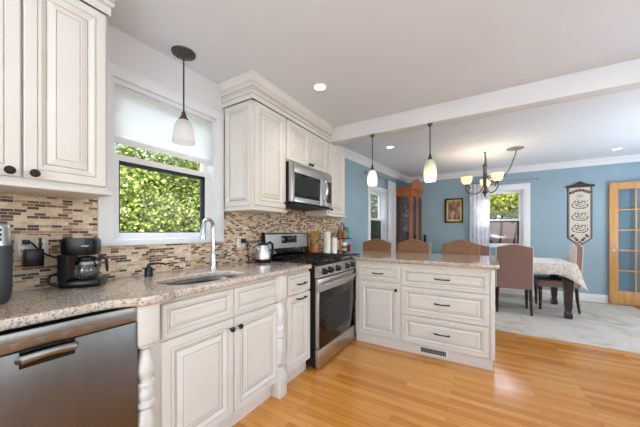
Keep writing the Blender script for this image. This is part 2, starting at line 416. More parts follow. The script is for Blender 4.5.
# ------------------------------------------------------------------ the setting
CEIL = 2.445; FARY = 6.40; RX = 4.78; BY = -2.2
struct(MB().box(-.2, RX+.1, BY-.1, FARY+.2, -.06, 0).build('floor', 'oak_floor'))
struct(MB().box(-.25, RX+.1, BY-.1, 2.84, CEIL, CEIL+.1).build('ceiling', 'ceiling_paint'))
struct(MB().box(-.25, RX+.1, 2.84, FARY+.2, CEIL, CEIL+.1).build('ceiling_dining', 'dining_ceiling_paint'))
struct(MB().box(.0, RX, 2.82, 2.95, 2.275, CEIL-.001, bev=.003).build('beam', 'white_wall'))
# left kitchen wall with the window opening
KW = dict(y0=.742, y1=1.469, z0=1.16, z1=2.14)
wl = MB()
wl.box(-.2, 0, BY, KW['y0'], 0, CEIL); wl.box(-.2, 0, KW['y1'], 3.0, 0, CEIL)
wl.box(-.2, 0, KW['y0'], KW['y1'], 0, KW['z0']); wl.box(-.2, 0, KW['y0'], KW['y1'], KW['z1'], CEIL)
struct(wl.build('wall_left', 'white_wall'))
# the dining room's left wall stands at a slight angle; local x runs along it, local -y faces the room
DA = math.atan2(3.55, .40); DO = (0.0, 2.95, 0)
S = dict(x0=1.63, x1=2.28, z0=.90, z1=1.97)
wd = MB()
wd.box(0.0, S['x0'], 0, .16, 0, CEIL); wd.box(S['x1'], 3.62, 0, .16, 0, CEIL)
wd.box(S['x0'], S['x1'], 0, .16, 0, S['z0']); wd.box(S['x0'], S['x1'], 0, .16, S['z1'], CEIL)
struct(place(wd.build('wall_dining_left', 'blue_wall'), DO, DA))
# far wall
FW = dict(x0=1.80, x1=2.56, z0=.93, z1=2.02)
wf = MB()
wf.box(.2, FW['x0'], FARY, FARY+.18, 0, CEIL); wf.box(FW['x1'], RX, FARY, FARY+.18, 0, CEIL)
wf.box(FW['x0'], FW['x1'], FARY, FARY+.18, 0, FW['z0']); wf.box(FW['x0'], FW['x1'], FARY, FARY+.18, FW['z1'], CEIL)
struct(wf.build('wall_far', 'blue_wall'))
# walls beside and behind the camera, each with an opening for its window
def wall_open(name, axis, pos, t, lo, hi, a0, a1, z0, z1, m):
    b = MB()
    def bx(u0, u1, q0, q1):
        if axis == 'x': b.box(pos, pos+t, u0, u1, q0, q1)
        else: b.box(u0, u1, pos, pos+t, q0, q1)
    bx(lo, a0, 0, CEIL); bx(a1, hi, 0, CEIL)
    if z0 > 0: bx(a0, a1, 0, z0)
    bx(a0, a1, z1, CEIL)
    return struct(b.build(name, m))
wall_open('wall_right', 'x', RX, .12, BY, 2.9, -.65, 1.65, .85, 2.25, 'white_wall')
wall_open('wall_dining_right', 'x', RX, .12, 2.9, FARY, 3.2, 5.4, 0, 2.25, 'blue_wall')
wall_open('wall_back', 'y', BY-.12, .12, -.2, RX, 1.2, 3.6, .85, 2.25, 'white_wall')

def moulding(name, profile, path, m='trim_white', closed_ends=True):
    """profile (out from wall, height) swept along a path of (x, y, normal_x, normal_y)"""
    b = MB(); n = len(profile); vs = []
    for x, y, nx, ny in path: vs += [(x+nx*o, y+ny*o, h) for o, h in profile]
    fs = []
    for j in range(len(path)-1):
        for i in range(n):
            k = (i+1) % n; fs.append((j*n+i, j*n+k, (j+1)*n+k, (j+1)*n+i))
    fs += [list(range(n)), [len(vs)-n+i for i in range(n)][::-1]]
    b.add(vs, fs)
    return b.build(name, m)
def crownprof(top, h, d):
    return [(0, top-h), (d*.12, top-h), (d*.16, top-h*.86), (d*.22, top-h*.82), (d*.34, top-h*.62), (d*.58, top-h*.36), (d*.80, top-h*.24),
            (d*.84, top-h*.16), (d*.97, top-h*.12), (d, top), (0, top)]
ux, uy = math.cos(DA), math.sin(DA); nx_, ny_ = math.sin(DA), -math.cos(DA)
def W(s, n=0, z=0): return Vector((DO[0]+ux*s+nx_*n, DO[1]+uy*s+ny_*n, z))
e = W(3.45)
p = crownprof(CEIL, .105, .085)
struct(moulding('trim_1', p, [(*W(.05)[:2], nx_, ny_), (*W(3.47)[:2], nx_, ny_)]))
struct(moulding('trim_2', p, [(.38, FARY, 0, -1), (RX, FARY, 0, -1)]))
bp_ = [(0, 0), (.018, 0), (.018, .10), (.012, .115), (.012, .128), (.004, .138), (0, .138)]
struct(moulding('baseboard_far', bp_, [(.42, FARY, 0, -1), (RX, FARY, 0, -1)]))
struct(moulding('baseboard_left', bp_, [(*W(.9)[:2], nx_, ny_), (*W(3.46)[:2], nx_, ny_)]))

# backsplash tile
bs = MB()
bs.box(0, .008, -.8, .667, .93, 1.40); bs.box(0, .008, .667, 1.545, .93, 1.121); bs.box(0, .008, 1.545, 1.94, .93, 1.41)
bs.box(0, .008, 1.94, 2.76, .93, 1.50); bs.box(0, .008, 2.76, 2.99, .93, 1.42)
struct(bs.build('wall_backsplash', 'mosaic_tile'))
te = MB(); q = [W(.02), W(.70), W(.70, .009), W(.02, .009)]
te.prism([(v.x, v.y) for v in q], .93, 1.40); struct(te.build('wall_backsplash_end', 'mosaic_tile'))

# ---- windows
def window(name, w, z0, z1, zr, loc, rot, depth, black='upper', sill=True, casing=.075, case_top=.075, low=None, upper_glass='pane_glass', lower_glass='pane_glass', cb=.038):
    """double-hung window in local frame: x across, -y into the room, the wall surface at y = 0"""
    r = bpy.data.objects.new(name, None); C.objects.link(r); r.location = loc; r.rotation_euler = (0, 0, rot); struct(r)
    c = MB(); k = casing
    c.box(-k, 0, -.02, 0, z0-cb, z1+case_top, bev=.004); c.box(w, w+k, -.02, 0, z0-cb, z1+case_top, bev=.004)
    c.box(-k, w+k, -.022, 0, z1, z1+case_top, bev=.004); c.box(-k, w+k, -.026, 0, z0-cb, z0, bev=.004)
    # reveal boards lining the opening
    c.box(0, .012, 0, depth, z0, z1); c.box(w-.012, w, 0, depth, z0, z1); c.box(0, w, 0, depth, z1-.012, z1); c.box(0, w, 0, depth, z0, z0+.012)
    c.build('window_casing', 'window_white', r)
    def sash(nm, y, a, b, top, bot, glass, blk):
        f = MB(); s = .045
        f.box(.006, .012+s, y, y+.03, a, b, bev=.003); f.box(w-.012-s, w-.006, y, y+.03, a, b, bev=.003)
        f.box(.012+s, w-.012-s, y+.001, y+.029, b-top, b); f.box(.012+s, w-.012-s, y+.001, y+.029, a, a+bot)
        o = f.build(nm, 'window_white', r)
        x0, x1, q0, q1 = .012+s, w-.012-s, a+bot, b-top
        if blk:
            g = MB(); t = .02
            g.box(x0, x0+.006, y+.004, y+.026, q0, q1); g.box(x1-t*1.5, x1, y+.004, y+.026, q0, q1); g.box(x0, x1, y+.004, y+.026, q1-t*1.2, q1); g.box(x0, x1, y+.004, y+.026, q0, q0+.005)
            g.build('inner_frame', 'sash_black', o)
        MB().box(x0, x1, y+.013, y+.017, q0, q1).build('pane', glass, o)
    sash('upper_sash', depth*.5+.034, zr-.02, z1-.012, .045, .035, upper_glass, black == 'upper')
    sash('lower_sash', depth*.5, z0+.012, zr+.02, .038, .03, lower_glass, black in ('lower', 'upper'))
    return r
w1 = window('window_1', .727, KW['z0'], KW['z1'], 1.675, (0, KW['y0'], 0), PI/2, .10, black='lower')
w2 = window('window_2', S['x1']-S['x0'], S['z0'], S['z1'], 1.44, W(S['x0']), DA, .12, black='lower', casing=.08, lower_glass='screen_glass')
w3 = window('window_3', FW['x1']-FW['x0'], FW['z0'], FW['z1'], 1.436, (FW['x0'], FARY, 0), 0, .12, black='lower', casing=.105, case_top=.105, lower_glass='screen_glass')
# windows behind the camera: frame and bars (assumed, unseen; the fill lamps stand just inside)
def plain_window(name, axis, pos, a0, a1, z0, z1):
    b = MB(); t = .07
    def bx(u0, u1, q0, q1):
        if axis == 'x': b.box(pos-.02, pos+.06, u0, u1, q0, q1)
        else: b.box(u0, u1, pos-.06, pos+.02, q0, q1)
    bx(a0-t, a0, z0-t, z1+t); bx(a1, a1+t, z0-t, z1+t); bx(a0, a1, z1, z1+t); bx(a0, a1, max(0, z0-t), z0)
    bx((a0+a1)/2-.03, (a0+a1)/2+.03, z0, z1)
    struct(b.build(name, 'window_white'))
plain_window('window_4', 'y', BY, 1.2, 3.6, .85, 2.25)
plain_window('window_5', 'x', RX, -.65, 1.65, .85, 2.25)
plain_window('window_6', 'x', RX, 3.2, 5.4, .07, 2.25)

# recessed downlights
for (x, y), lab in (((.712, 1.976), 'round recessed ceiling light near the tall range wall cabinet'), ((.741, 3.907), 'round recessed dining ceiling light between the two peninsula pendants'),
               ((3.617, 5.75), 'round recessed dining ceiling light above the oak glass door')):
    t = thing('recessed_light', lab, 'ceiling light', (x, y, CEIL), 0, 'recessed ceiling lights')
    MB().lathe([(.046, -.002), (.052, -.006), (.066, -.006), (.07, 0)], cap=False).build('trim_ring', 'trim_white', t)
    MB().lathe([(0, -.004), (.047, -.003)], cap=False).build('lens', 'downlight', t)
    light('downlight_lamp', 'SPOT', (x, y, CEIL-.03), 10, (1, .95, .88), (0, 0, 0), .05, spot_size=R(120), spot_blend=.8)

# ------------------------------------------------------------------ outdoors
struct(MB().box(RX+.14, RX+2.7, BY-2.6, FARY+.5, 2.42, 2.5).build('sun_blocker_side', 'house_wall'))  # unseen slab added to keep the sun out of the right-hand openings
struct(MB().box(-.3, RX+.14, BY-2.6, BY-.13, 2.42, 2.5).build('sun_blocker_back', 'house_wall'))  # same for the back opening: an added slab that blocks the sun
struct(MB().box(-14, -.21, -8, 18, -.7, -.55).build('ground', 'soil'))
struct(MB().box(-.21, 14, FARY+.2, 22, -.7, -.55).build('ground_back', 'soil'))
def foliage(mb, c, rad, n, size, rng, mi=0, shell=.55):
    for _ in range(n):
        while True:
            v = Vector((rng.uniform(-1, 1), rng.uniform(-1, 1), rng.uniform(-1, 1)))
            if shell < v.length < 1: break
        p = Vector((c[0]+v.x*rad[0], c[1]+v.y*rad[1], c[2]+v.z*rad[2]))
        d = Vector((rng.uniform(-1, 1), rng.uniform(-1, 1), rng.uniform(-.9, .5))).normalized()
        s = d.cross(Vector((rng.uniform(-1, 1), rng.uniform(-1, 1), rng.uniform(-1, 1)))).normalized()
        L = size*rng.uniform(.6, 1.3); wd = L*.32; nn = d.cross(s)*L*.12
        mb.add([p-d*L*.5, p+s*wd+nn, p+d*L*.5, p-s*wd+nn], [(0, 1, 2), (0, 2, 3)], mi)
def shrub(name, label, cat, blobs, leaf, seed, size=.11, stems=True, group=None):
    rng = random.Random(seed); t = thing(name, label, cat, (blobs[0][0][0], blobs[0][0][1], -.55), 0, group)
    off = Vector((blobs[0][0][0], blobs[0][0][1], -.55))
    f = MB(); s = MB(); g = -0.0
    for c, r, n in blobs:
        cl = Vector(c)-off
        foliage(f, cl, r, n, size, rng, 0, .35)
        s.tube([(cl.x*.4, cl.y*.4, 0), (cl.x*.8, cl.y*.8, cl.z*.5), cl], [.05, .035, .012], 6)
        for _ in range(5):
            q = cl+Vector((rng.uniform(-.7, .7)*r[0], rng.uniform(-.7, .7)*r[1], rng.uniform(-.2, .7)*r[2]))
            s.tube([cl*.75, q], [.02, .006], 5)
    f.build('foliage', leaf, t, fix=False); s.build('stem', 'bark', t)
    return t
# hedge outside the kitchen window
shrub('garden_shrub', 'bright yellow-green leafy shrub filling the kitchen window view', 'shrub',
      [((-2.6, 1.9, 1.35), (.6, .8, .95), 9500), ((-2.8, 3.1, 1.5), (.65, .9, 1.0), 10500), ((-2.7, .9, 1.3), (.5, .7, .9), 4000), ((-2.5, 2.4, .6), (.5, 1.1, .6), 4600), ((-2.7, 2.5, 2.4), (.5, 1.2, .5), 4600)], 'leaf_fresh', 3, .062)
shrub('garden_tree', 'darker green tree standing behind the shrub outside the kitchen window', 'tree',
      [((-4.6, 2.2, 1.8), (.8, 1.4, 1.8), 2600), ((-4.7, 4.6, 1.9), (.9, 1.6, 1.9), 2600)], 'leaf_deep', 4, .17)
# outside the left dining window
shrub('side_tree', 'green tree seen through the small dining window beside the hutch', 'tree',
      [((-1.2, 8.7, 1.9), (.75, .9, 1.2), 2600), ((-1.5, 9.2, .9), (.7, .8, .8), 1400), ((-2.6, 10.6, 2.2), (1.4, 1.2, 1.6), 2200)], 'leaf_deep', 6, .12)
# beyond the far window
shrub('yellow_tree', 'yellow-green tree seen in the upper half of the far dining window', 'tree',
      [((2.0, 10.2, 2.15), (.8, .5, .5), 2400), ((2.9, 10.3, 2.1), (.7, .5, .48), 2000), ((2.5, 10.5, 2.75), (1.1, .5, .5), 1800)], 'leaf_yellow', 8, .13)
shrub('dark_tree', 'dark green tree behind the yellow-green one beyond the far dining window', 'tree',
      [((2.9, 15.4, 3.0), (2.2, .8, 1.9), 3600)], 'leaf_deep', 9, .2)
shrub('flower_bush', 'pink flowering bush outside the lower half of the far dining window', 'shrub',
      [((1.95, 8.3, .72), (.34, .25, .42), 700), ((2.6, 8.5, .5), (.4, .25, .35), 600)], 'leaf_deep', 11, .07)
fb = bpy.data.objects['flower_bush']
rng = random.Random(5); bl = MB()
for _ in range(26):
    q = (rng.uniform(-.35, .45), rng.uniform(-.32, -.1), rng.uniform(1.2, 1.72))
    foliage(bl, q, (.03, .03, .03), 9, .05, rng, 0, 0)
bl.build('blossom', 'petal_pink', fb, fix=False)
h = thing('neighbour_house', 'grey neighbouring house with a pinkish brown roof beyond the far window', 'house', (3.2, 12, -1.3))
MB().box(-3.0, 3.4, 0, 2.2, 0, 2.02).build('wall', 'house_wall', h)
MB().prism([(-.25, 2.0), (1.1, 2.9), (2.45, 2.0)], -3.3, 3.6, 'yz').build('roof', 'roof_tile', h)
for x in (-1.6, -.2, 1.2):
    f = MB().box(x-.42, x+.42, -.05, 0, 1.1, 1.8).build('window', 'window_white', h)
    MB().box(x-.35, x+.35, -.07, -.051, 1.17, 1.73).build('pane', 'black_gloss', f)
# ------------------------------------------------------------------ cabinets
def panel_mesh(x0, x1, z0, z1, y=0.0, t=.021, k=1.0):
    """raised-panel door or drawer front whose back lies at y; the front faces -y. slot 0 paint, slot 1 groove glaze"""
    rings = [(0, 0, 0), (0, t*.8, 0), (.004, t, 0), (.040*k, t, 0), (.042*k, t-.003, 1), (.045*k, t-.003, 1), (.047*k, t, 0), (.055*k, t, 0), (.061*k, t-.006, 0),
             (.070*k, t-.010, 0), (.072*k, t-.013, 1), (.076*k, t-.013, 1), (.078*k, t-.010, 0), (.103*k, t-.003, 0), (.105*k, t-.005, 1), (.108*k, t-.005, 1), (.110*k, t-.003, 0)]
    b = MB(); vs = []; 
    for i, h, g in rings:
        vs += [(x0+i, y-h, z0+i), (x1-i, y-h, z0+i), (x1-i, y-h, z1-i), (x0+i, y-h, z1-i)]
    n = len(rings)
    for j in range(n-1):
        g = 1 if (rings[j][2] and rings[j+1][2]) else 0
        b.add([vs[4*j+q] for q in range(8)], [(q, (q+1) % 4, 4+(q+1) % 4, 4+q) for q in range(4)], g)
    b.add(vs[-4:], [(0, 1, 2, 3)]); b.add(vs[:4], [(3, 2, 1, 0)])
    return b
def front(name, parent, x0, x1, z0, z1, y=0, k=None):
    k = k or min(1.0, min(x1-x0, z1-z0)/.30)
    k = max(.42, k)
    return panel_mesh(x0, x1, z0, z1, y, k=k).build(name, ['cabinet', 'glaze'], parent)
def knob(parent, x, z, y=-.021):
    return MB().lathe([(.006, 0), (.006, .010), (.009, .014), (.0155, .020), (.016, .026), (.011, .032), (0, .034)], (x, y, z), 'y', 16).build('knob', 'bronze', parent) if False else \
        MB().lathe([(0, -.034), (.011, -.032), (.016, -.026), (.0155, -.020), (.009, -.014), (.006, -.010), (.006, 0)], (x, y, z), 'y', 16, cap=False).build('knob', 'bronze', parent)
def pull(parent, x, z, y=-.021, w=.125):
    b = MB(); h = w/2
    b.tube([(x-h*.80, y, z), (x-h*.80, y-.022, z)], .0045, 8); b.tube([(x+h*.80, y, z), (x+h*.80, y-.022, z)], .0045, 8)
    b.tube([(x-h, y-.024, z+.002), (x-h*.8, y-.027, z), (x, y-.031, z-.002), (x+h*.8, y-.027, z), (x+h, y-.024, z+.002)], [.004, .0065, .0055, .0065, .004], 10)
    return b.build('handle', 'bronze', parent)
def turned_post(parent, x, z0, z1, y, s=.085):
    """square-ended turned post; y is its front face"""
    b = MB(); cx, cy = x+s/2, y+s/2; h = s/2
    b.box(x, x+s, y, y+s, z0, z0+.185, bev=.003); b.box(x, x+s, y, y+s, z1-.175, z1, bev=.003)
    L0, L1 = z0+.185, z1-.175; H = L1-L0
    pr = [(.70, 0), (.98, .012), (.98, .035), (.72, .05), (.60, .075), (.58, .10), (.64, .15), (.78, .22), (.92, .30), (.96, .36), (.88, .42), (.74, .455), (.70, .468), (.93, .478), (.96, .495), (.92, .512),
          (.76, .52), (.88, .545), (.94, .58), (.88, .615), (.76, .64), (.92, .648), (.96, .665), (.92, .682), (.70, .69), (.80, .72), (.92, .76), (.94, .80), (.82, .86), (.66, .91), (.58, .945), (.56, .962), (.92, .972), (.96, .985), (.70, 1.0)]
    k_ = lambda r: r if r > .9 else r*.93-.03
    pts = [(k_(r)*h, L0+q*H) for r, q in pr]
    for i in range(len(pts)-1):
        groove = pr[i][0] <= .76 and pr[i+1][0] <= .76 and pr[i+1][1]-pr[i][1] < .03
        b.lathe(pts[i:i+2], (cx, cy, 0), 'z', 28, mi=1 if groove else 0, cap=False)
    return b.build('turned_post', ['cabinet', 'glaze'], parent)
def carcass(parent, w, d, z0, z1, toe=None, toe_in=.045, name='body'):
    b = MB(); b.box(0, w, 0, d, z0, z1)
    o = b.build(name, 'cabinet', parent)
    if toe: MB().box(0, w, toe_in, d, 0, z0).build('toe_kick', 'cabinet', parent)
    return o
UT = .892   # underside of the worktops
BX = .60    # front of the base carcasses; doors stand proud to .621
# sink cabinet
t = thing('sink_cabinet', 'cream raised-panel double-door cabinet below the sink between two turned posts', 'cabinet', (BX, .672, 0), PI/2)
b = MB(); b.box(0, .908, 0, .012, .10, UT); b.box(0, .018, .012, .57, .10, UT); b.box(.89, .908, .012, .57, .10, UT); b.box(.018, .89, .55, .57, .10, UT); b.box(.018, .89, .012, .55, .10, .118)
b.build('body', 'cabinet', t); MB().box(0, .908, .03, .57, 0, .10).build('toe_kick', 'cabinet', t)
for i, (a, b_) in enumerate(((.028, .452), (.460, .888))):
    front('drawer_front', t, a, b_, .700, .866)
    d = front('door', t, a, b_, .112, .688)
    knob(d, .425 if i == 0 else .488, .632)
turned_post(t, -.087, 0, UT, -.055); turned_post(t, .842, 0, UT, -.055, .080)
MB().box(-.05, 0, .0, .57, 0, UT).build('filler', 'cabinet', t)
# drawer cabinet beside the range
t = thing('base_cabinet', 'narrow cream base cabinet with drawer and door beside the range', 'cabinet', (BX, 1.596, 0), PI/2)
carcass(t, .374, .57, .10, UT, True, .03)
f = front('drawer', t, .056, .369, .712, .866); pull(f, .222, .786, w=.13)
f = front('door', t, .056, .369, .112, .700); pull(f, .222, .668, w=.13)
# peninsula cabinets
PY = 2.766; PG = 'peninsula base cabinets'
t = thing('peninsula_cabinet', 'cream peninsula cabinet with one drawer over a door, next to the range', 'cabinet', (.70, PY, 0))
carcass(t, .494, .60, .10, UT, True, .018)
f = front('drawer', t, .042, .484, .690, .852); pull(f, .263, .772)
f = front('door', t, .042, .484, .108, .676); knob(f, .452, .615)
t = thing('drawer_cabinet', 'wide cream peninsula cabinet with three drawers', 'cabinet', (1.194, PY, 0))
carcass(t, .763, .60, .10, UT, True, .018)
for a, b_ in ((.668, .848), (.388, .660), (.108, .380)):
    f = front('drawer', t, .010, .756, a, b_, k=.62 if a > .6 else .85); pull(f, .385, (a+b_)/2+.006, w=.14)
MB().box(.764, .800, -.012, .60, .10, UT, bev=.003).box(.764, .784, .018, .60, 0, .10).build('end_panel', 'cabinet', t)
r = thing('floor_register', 'white vent grille with grey louvres set in the toe kick', 'vent', (1.364, PY+.016, .0))
MB().box(0, .262, -.006, 0, .022, .092, bev=.002).build('frame', 'trim_white', r)
g = MB(); g.box(.018, .244, -.0075, -.0062, .036, .078, 0)
for i in range(11): g.box(.024+i*.0204, .031+i*.0204, -.010, -.0076, .037, .077, 1)
g.box(.018, .244, -.011, -.010, .055, .059, 1)
g.build('louvres', ['dark_slot', 'grille_grey'], r)

# ---- wall cabinets
UB, UTOP = 1.400, 2.262
def wall_cab(label, y0, w, z0, z1, doors, knobs, d=.315, front_x=.330):
    t = thing('wall_cabinet', label, 'cabinet', (front_x, y0, 0), PI/2)
    MB().box(0, w, 0, d, z0, z1).build('body', 'cabinet', t)
    ds = [front('door', t, a, b_, z0+.022, z1-.005) for a, b_ in doors]
    for i, x, z in knobs: knob(ds[i], x, z)
    return t
def side_panel(parent, x, z0, z1, y0, y1, sgn=-1):
    """raised panel on the end of a wall cabinet that faces local -x"""
    b = panel_mesh(y0, y1, z0, z1, 0, t=.012, k=.62)
    b.v = [(x+v[1], v[0], v[2]) for v in b.v]
    return b.build('end_panel', ['cabinet', 'glaze'], parent)
t = wall_cab('tall cream wall cabinet with a panelled end, between the window and the microwave', 1.555, .420, UB, UTOP, [(.026, .412)], [(0, .386, UB+.07)])
side_panel(t, 0, UB+.02, UTOP-.02, .012, .303)
MB().box(-.012, .420, -.028, .315, UB-.018, UB, bev=.003).build('light_rail', 'cabinet', t)
t = wall_cab('short cream double-door wall cabinet right above the microwave', 1.977, .788, 1.862, UTOP, [(.012, .388), (.394, .770)], [(0, .368, 1.905), (1, .414, 1.905)])
t = wall_cab('cream single-door wall cabinet at the end of the run under the beam', 2.767, .468, UB+.01, 2.272, [(.020, .440)], [(0, .04, UB+.07)])
MB().box(0, .478, -.028, .315, UB-.008, UB+.01, bev=.003).build('light_rail', 'cabinet', t)
t = wall_cab('large cream double-door wall cabinet above the coffee maker', -.12, .715, 1.402, UTOP-.005, [(.012, .421), (.429, .702)], [(0, .388, 1.443), (1, .455, 1.443)])
MB().box(-.0, .724, -.030, .315, 1.385, 1.402, bev=.003).build('light_rail', 'cabinet', t)
# crown over the range cabinets and over the left cabinet
def cab_crown(name, pts, z0, z1, d):
    prof = [(0, z0), (.004, z0), (.004, z0+.036), (.001, z0+.037), (.001, z0+.042), (.014, z0+.046), (.014, z0+.062), (.005, z0+.065), (.005, z0+.071), (.020, z0+.078), (.014, z0+.084), (.016, z0+.092), (.030, z0+.108), (.036, z0+.112), (.032, z0+.117), (.038, z0+.122), (d*.9, z1-.012), (d, z1-.008), (d, z1), (0, z1)]
    b = MB(); n = len(prof)
    for k in range(len(pts)-1):
        vs = []
        for p_ in (pts[k], pts[k+1]):
            for o_, h_ in prof: vs.append((p_[0]+p_[2]*o_, p_[1]+p_[3]*o_, h_))
        for i in range(n): b.add([vs[i], vs[(i+1) % n], vs[n+(i+1) % n], vs[n+i]], [(0, 1, 2, 3)], 1 if i in (3, 7, 10, 13) else 0)
        b.add(vs, [list(range(n)), list(range(n, 2*n))[::-1]])
    return struct(b.build(name, ['cabinet', 'glaze']))
cab_crown('trim_3', [(.002, 1.543, 0, -1), (.352, 1.543, 1, -1), (.352, 2.818, 1, 0)], UTOP, CEIL-.002, .050)
cab_crown('trim_4', [(.352, -.12, 1, 0), (.352, .595, 1, 1), (.002, .595, 0, 1)], UTOP-.005, CEIL-.002, .050)

# ------------------------------------------------------------------ worktops
def slab(name, outer, holes, z0, z1, m, bev=.010):
    cu = bpy.data.curves.new(name, 'CURVE'); cu.dimensions = '2D'; cu.fill_mode = 'BOTH'
    def sp(pts):
        s = cu.splines.new('POLY'); s.points.add(len(pts)-1); s.use_cyclic_u = True
        for p_, q in zip(s.points, pts): p_.co = (q[0], q[1], 0, 1)
    sp(outer)
    for h_ in holes: sp(h_)
    cu.extrude = (z1-z0)/2-bev; cu.bevel_depth = bev; cu.bevel_resolution = 3; cu.offset = -bev
    o = bpy.data.objects.new(name, cu); C.objects.link(o)
    bpy.context.view_layer.update()
    me = bpy.data.meshes.new_from_object(o.evaluated_get(bpy.context.evaluated_depsgraph_get()))
    bpy.data.objects.remove(o); me.materials.clear(); me.materials.append(M[m])
    for p_ in me.polygons: p_.use_smooth = abs(p_.normal.z) < .99
    o = bpy.data.objects.new(name, me); C.objects.link(o)
    for v in me.vertices: v.co.z += (z0+z1)/2
    return o
WT = UT+.036
sink_out = []
for i in range(48):
    a = 2*PI*i/48; c_, s_ = math.cos(a), math.sin(a)
    sink_out.append((.425+.155*math.copysign(abs(c_)**.72, c_), 1.062+.255*math.copysign(abs(s_)**.72, s_)))
fp = [(.600, -.8), (.600, .30)] + [tuple(p_[:2]) for p_ in spline([(.600, .38, 0), (.602, .46, 0), (.615, .515, 0), (.645, .560, 0), (.672, .578, 0)], 5)] + \
     [(.680, .586), (.680, .672)] + [tuple(p_[:2]) for p_ in spline([(.672, .700, 0), (.660, .74, 0), (.655, .80, 0), (.655, 1.47, 0), (.668, 1.50, 0), (.676, 1.52, 0), (.676, 1.59, 0), (.665, 1.62, 0), (.652, 1.66, 0)], 4)] + \
     [(.650, 1.92)] + arc(.610, 1.932, .040, 0, PI/2, 5)
fp += [(.010, 1.972), (.010, -.8)]
o = slab('countertop', fp, [sink_out[::-1]], UT, WT, 'granite')
tag(o, 'speckled tan granite worktop with a wavy front edge holding the sink', 'countertop')
pen = [(.706, 2.765), (.706, 2.730), (.716, 2.718)] + [(1.95, 2.705)] + arc(1.985, 2.745, .040, -PI/2, 0, 5) + [(2.035, 3.66)] + arc(1.995, 3.66, .04, 0, PI/2, 5) + [(.12, 3.72)] + [tuple(W(.6, .006)[:2]), tuple(W(.06, .012)[:2]), (.012, 2.95), (.012, 2.77), (.70, 2.77)]
o = slab('peninsula_countertop', pen, [], UT, WT, 'granite')
tag(o, 'speckled tan granite breakfast bar top on the peninsula', 'countertop')

# sink bowl
t = thing('sink', 'stainless undermount kitchen sink below the faucet', 'sink', (.425, 1.062, WT))
b = MB(); rr = []
for k, dz in ((1.015, -.0365), (1.0, -.045), (.985, -.12), (.95, -.18), (.86, -.205), (.5, -.212), (.12, -.215)):
    rr.append([((x-.425)*k, (y-1.062)*k, dz) for x, y in sink_out])
n = 48; vs = [p_ for r_ in rr for p_ in r_]; fs = []
for j in range(len(rr)-1):
    for i in range(n): fs.append((j*n+i, j*n+(i+1) % n, (j+1)*n+(i+1) % n, (j+1)*n+i))
fs.append([(len(rr)-1)*n+i for i in range(n)])
b.add(vs, fs, 0, True); b.build('basin', 'sink_steel', t, fix=False)
MB().lathe([(.042, -.2135), (.040, -.211), (.030, -.211), (.026, -.2135), (0, -.2135)], (0, 0, 0), 'z', 24, cap=False).build('drain', 'chrome', t)
# ------------------------------------------------------------------ appliances
t = thing('dishwasher', 'stainless dishwasher under the worktop beside the turned post', 'dishwasher', (.628, -.018, 0), PI/2)
MB().box(0, .560, .0, .58, .09, .882, bev=.004).build('body', 'black_metal', t)
MB().box(.002, .604, -.012, -.001, .828, .890, bev=.004).build('control_strip', 'mid_stainless', t)
d = MB().box(.002, .604, -.014, -.001, .10, .825, bev=.003).build('door', 'dark_stainless', t)
MB().box(.258, .396, -.0155, -.0142, .770, .824).build('handle_recess', 'black_gloss', d)
h = MB(); h.tube([(.254, -.012, .800), (.262, -.030, .801), (.295, -.036, .806), (.327, -.038, .808), (.359, -.036, .806), (.392, -.030, .801), (.400, -.012, .800)], [.014, .014, .013, .012, .013, .014, .014], 12, flat=.5); h.build('handle', 'mid_stainless', d)
mk = MB()
for i in range(9):
    x = .05+i*.062
    mk.box(x, x+.024, -.0128, -.0118, .851, .855); mk.box(x+.004, x+.016, -.0128, -.0118, .843, .846)
mk.build('control_lettering', 'grille_grey', t)
MB().box(0, .560, .05, .52, 0, .09).build('kick_plate', 'black_metal', t)

# gas range
t = thing('gas_range', 'stainless slide-in gas range with black oven glass and five knobs', 'range', (.655, 1.984, 0), PI/2)
RW = .768
b = MB(); b.box(0, RW, 0, .62, .03, .912); b.build('body', 'black_metal', t)
for x in (.03, RW-.06):
    MB().lathe([(.018, 0), (.018, .031)], (x+.015, .03, 0), 'z', 12).build('foot', 'black_plastic', t)
    MB().lathe([(.018, 0), (.018, .031)], (x+.015, .56, 0), 'z', 12).build('foot', 'black_plastic', t)
ck = MB(); ck.box(-.002, RW+.002, -.028, .56, .905, .924, bev=.006); ck.build('cooktop', 'black_gloss', t)
cp = MB(); cp.prism([(-.040, .806), (-.046, .812), (-.030, .895), (-.020, .910), (.0, .910), (.0, .806)], 0.001, RW-.001, 'yz'); cp.build('control_panel', 'stainless', t)
for x in (.085, .195, .345, .545, .680):
    k = MB(); k.lathe([(0, -.040), (.020, -.039), (.025, -.033), (.027, -.004), (.029, 0), (.029, .003)], (x, -.036, .856), 'y', 24, cap=False)
    k.box(x-.0025, x+.0025, -.0775, -.074, .838, .876, 0, .001)
    kn = k.build('knob', 'black_metal', t)
    MB().lathe([(.036, -.004), (.036, .002), (.030, .002), (.030, -.004), (.036, -.004)], (x, -.038, .856), 'y', 20, cap=False).build('bezel', 'chrome', kn)
dr = MB(); dr.box(.004, RW-.004, -.036, -.001, .676, .796, bev=.005)
dr.box(.004, .030, -.036, -.001, .190, .676, bev=.003); dr.box(RW-.030, RW-.004, -.036, -.001, .190, .676, bev=.003)
dr = dr.build('oven_door', 'stainless', t)
MB().box(.012, RW-.012, -.038, -.004, .188, .680, bev=.003).build('oven_glass', 'black_gloss', dr)
MB().box(.13, RW-.13, -.0388, -.0381, .28, .60).build('oven_window', 'black_plastic', dr)
hd = MB(); hd.tube([(.05, -.036, .748), (.055, -.075, .748)], .011, 10); hd.tube([(RW-.05, -.036, .748), (RW-.055, -.075, .748)], .011, 10)
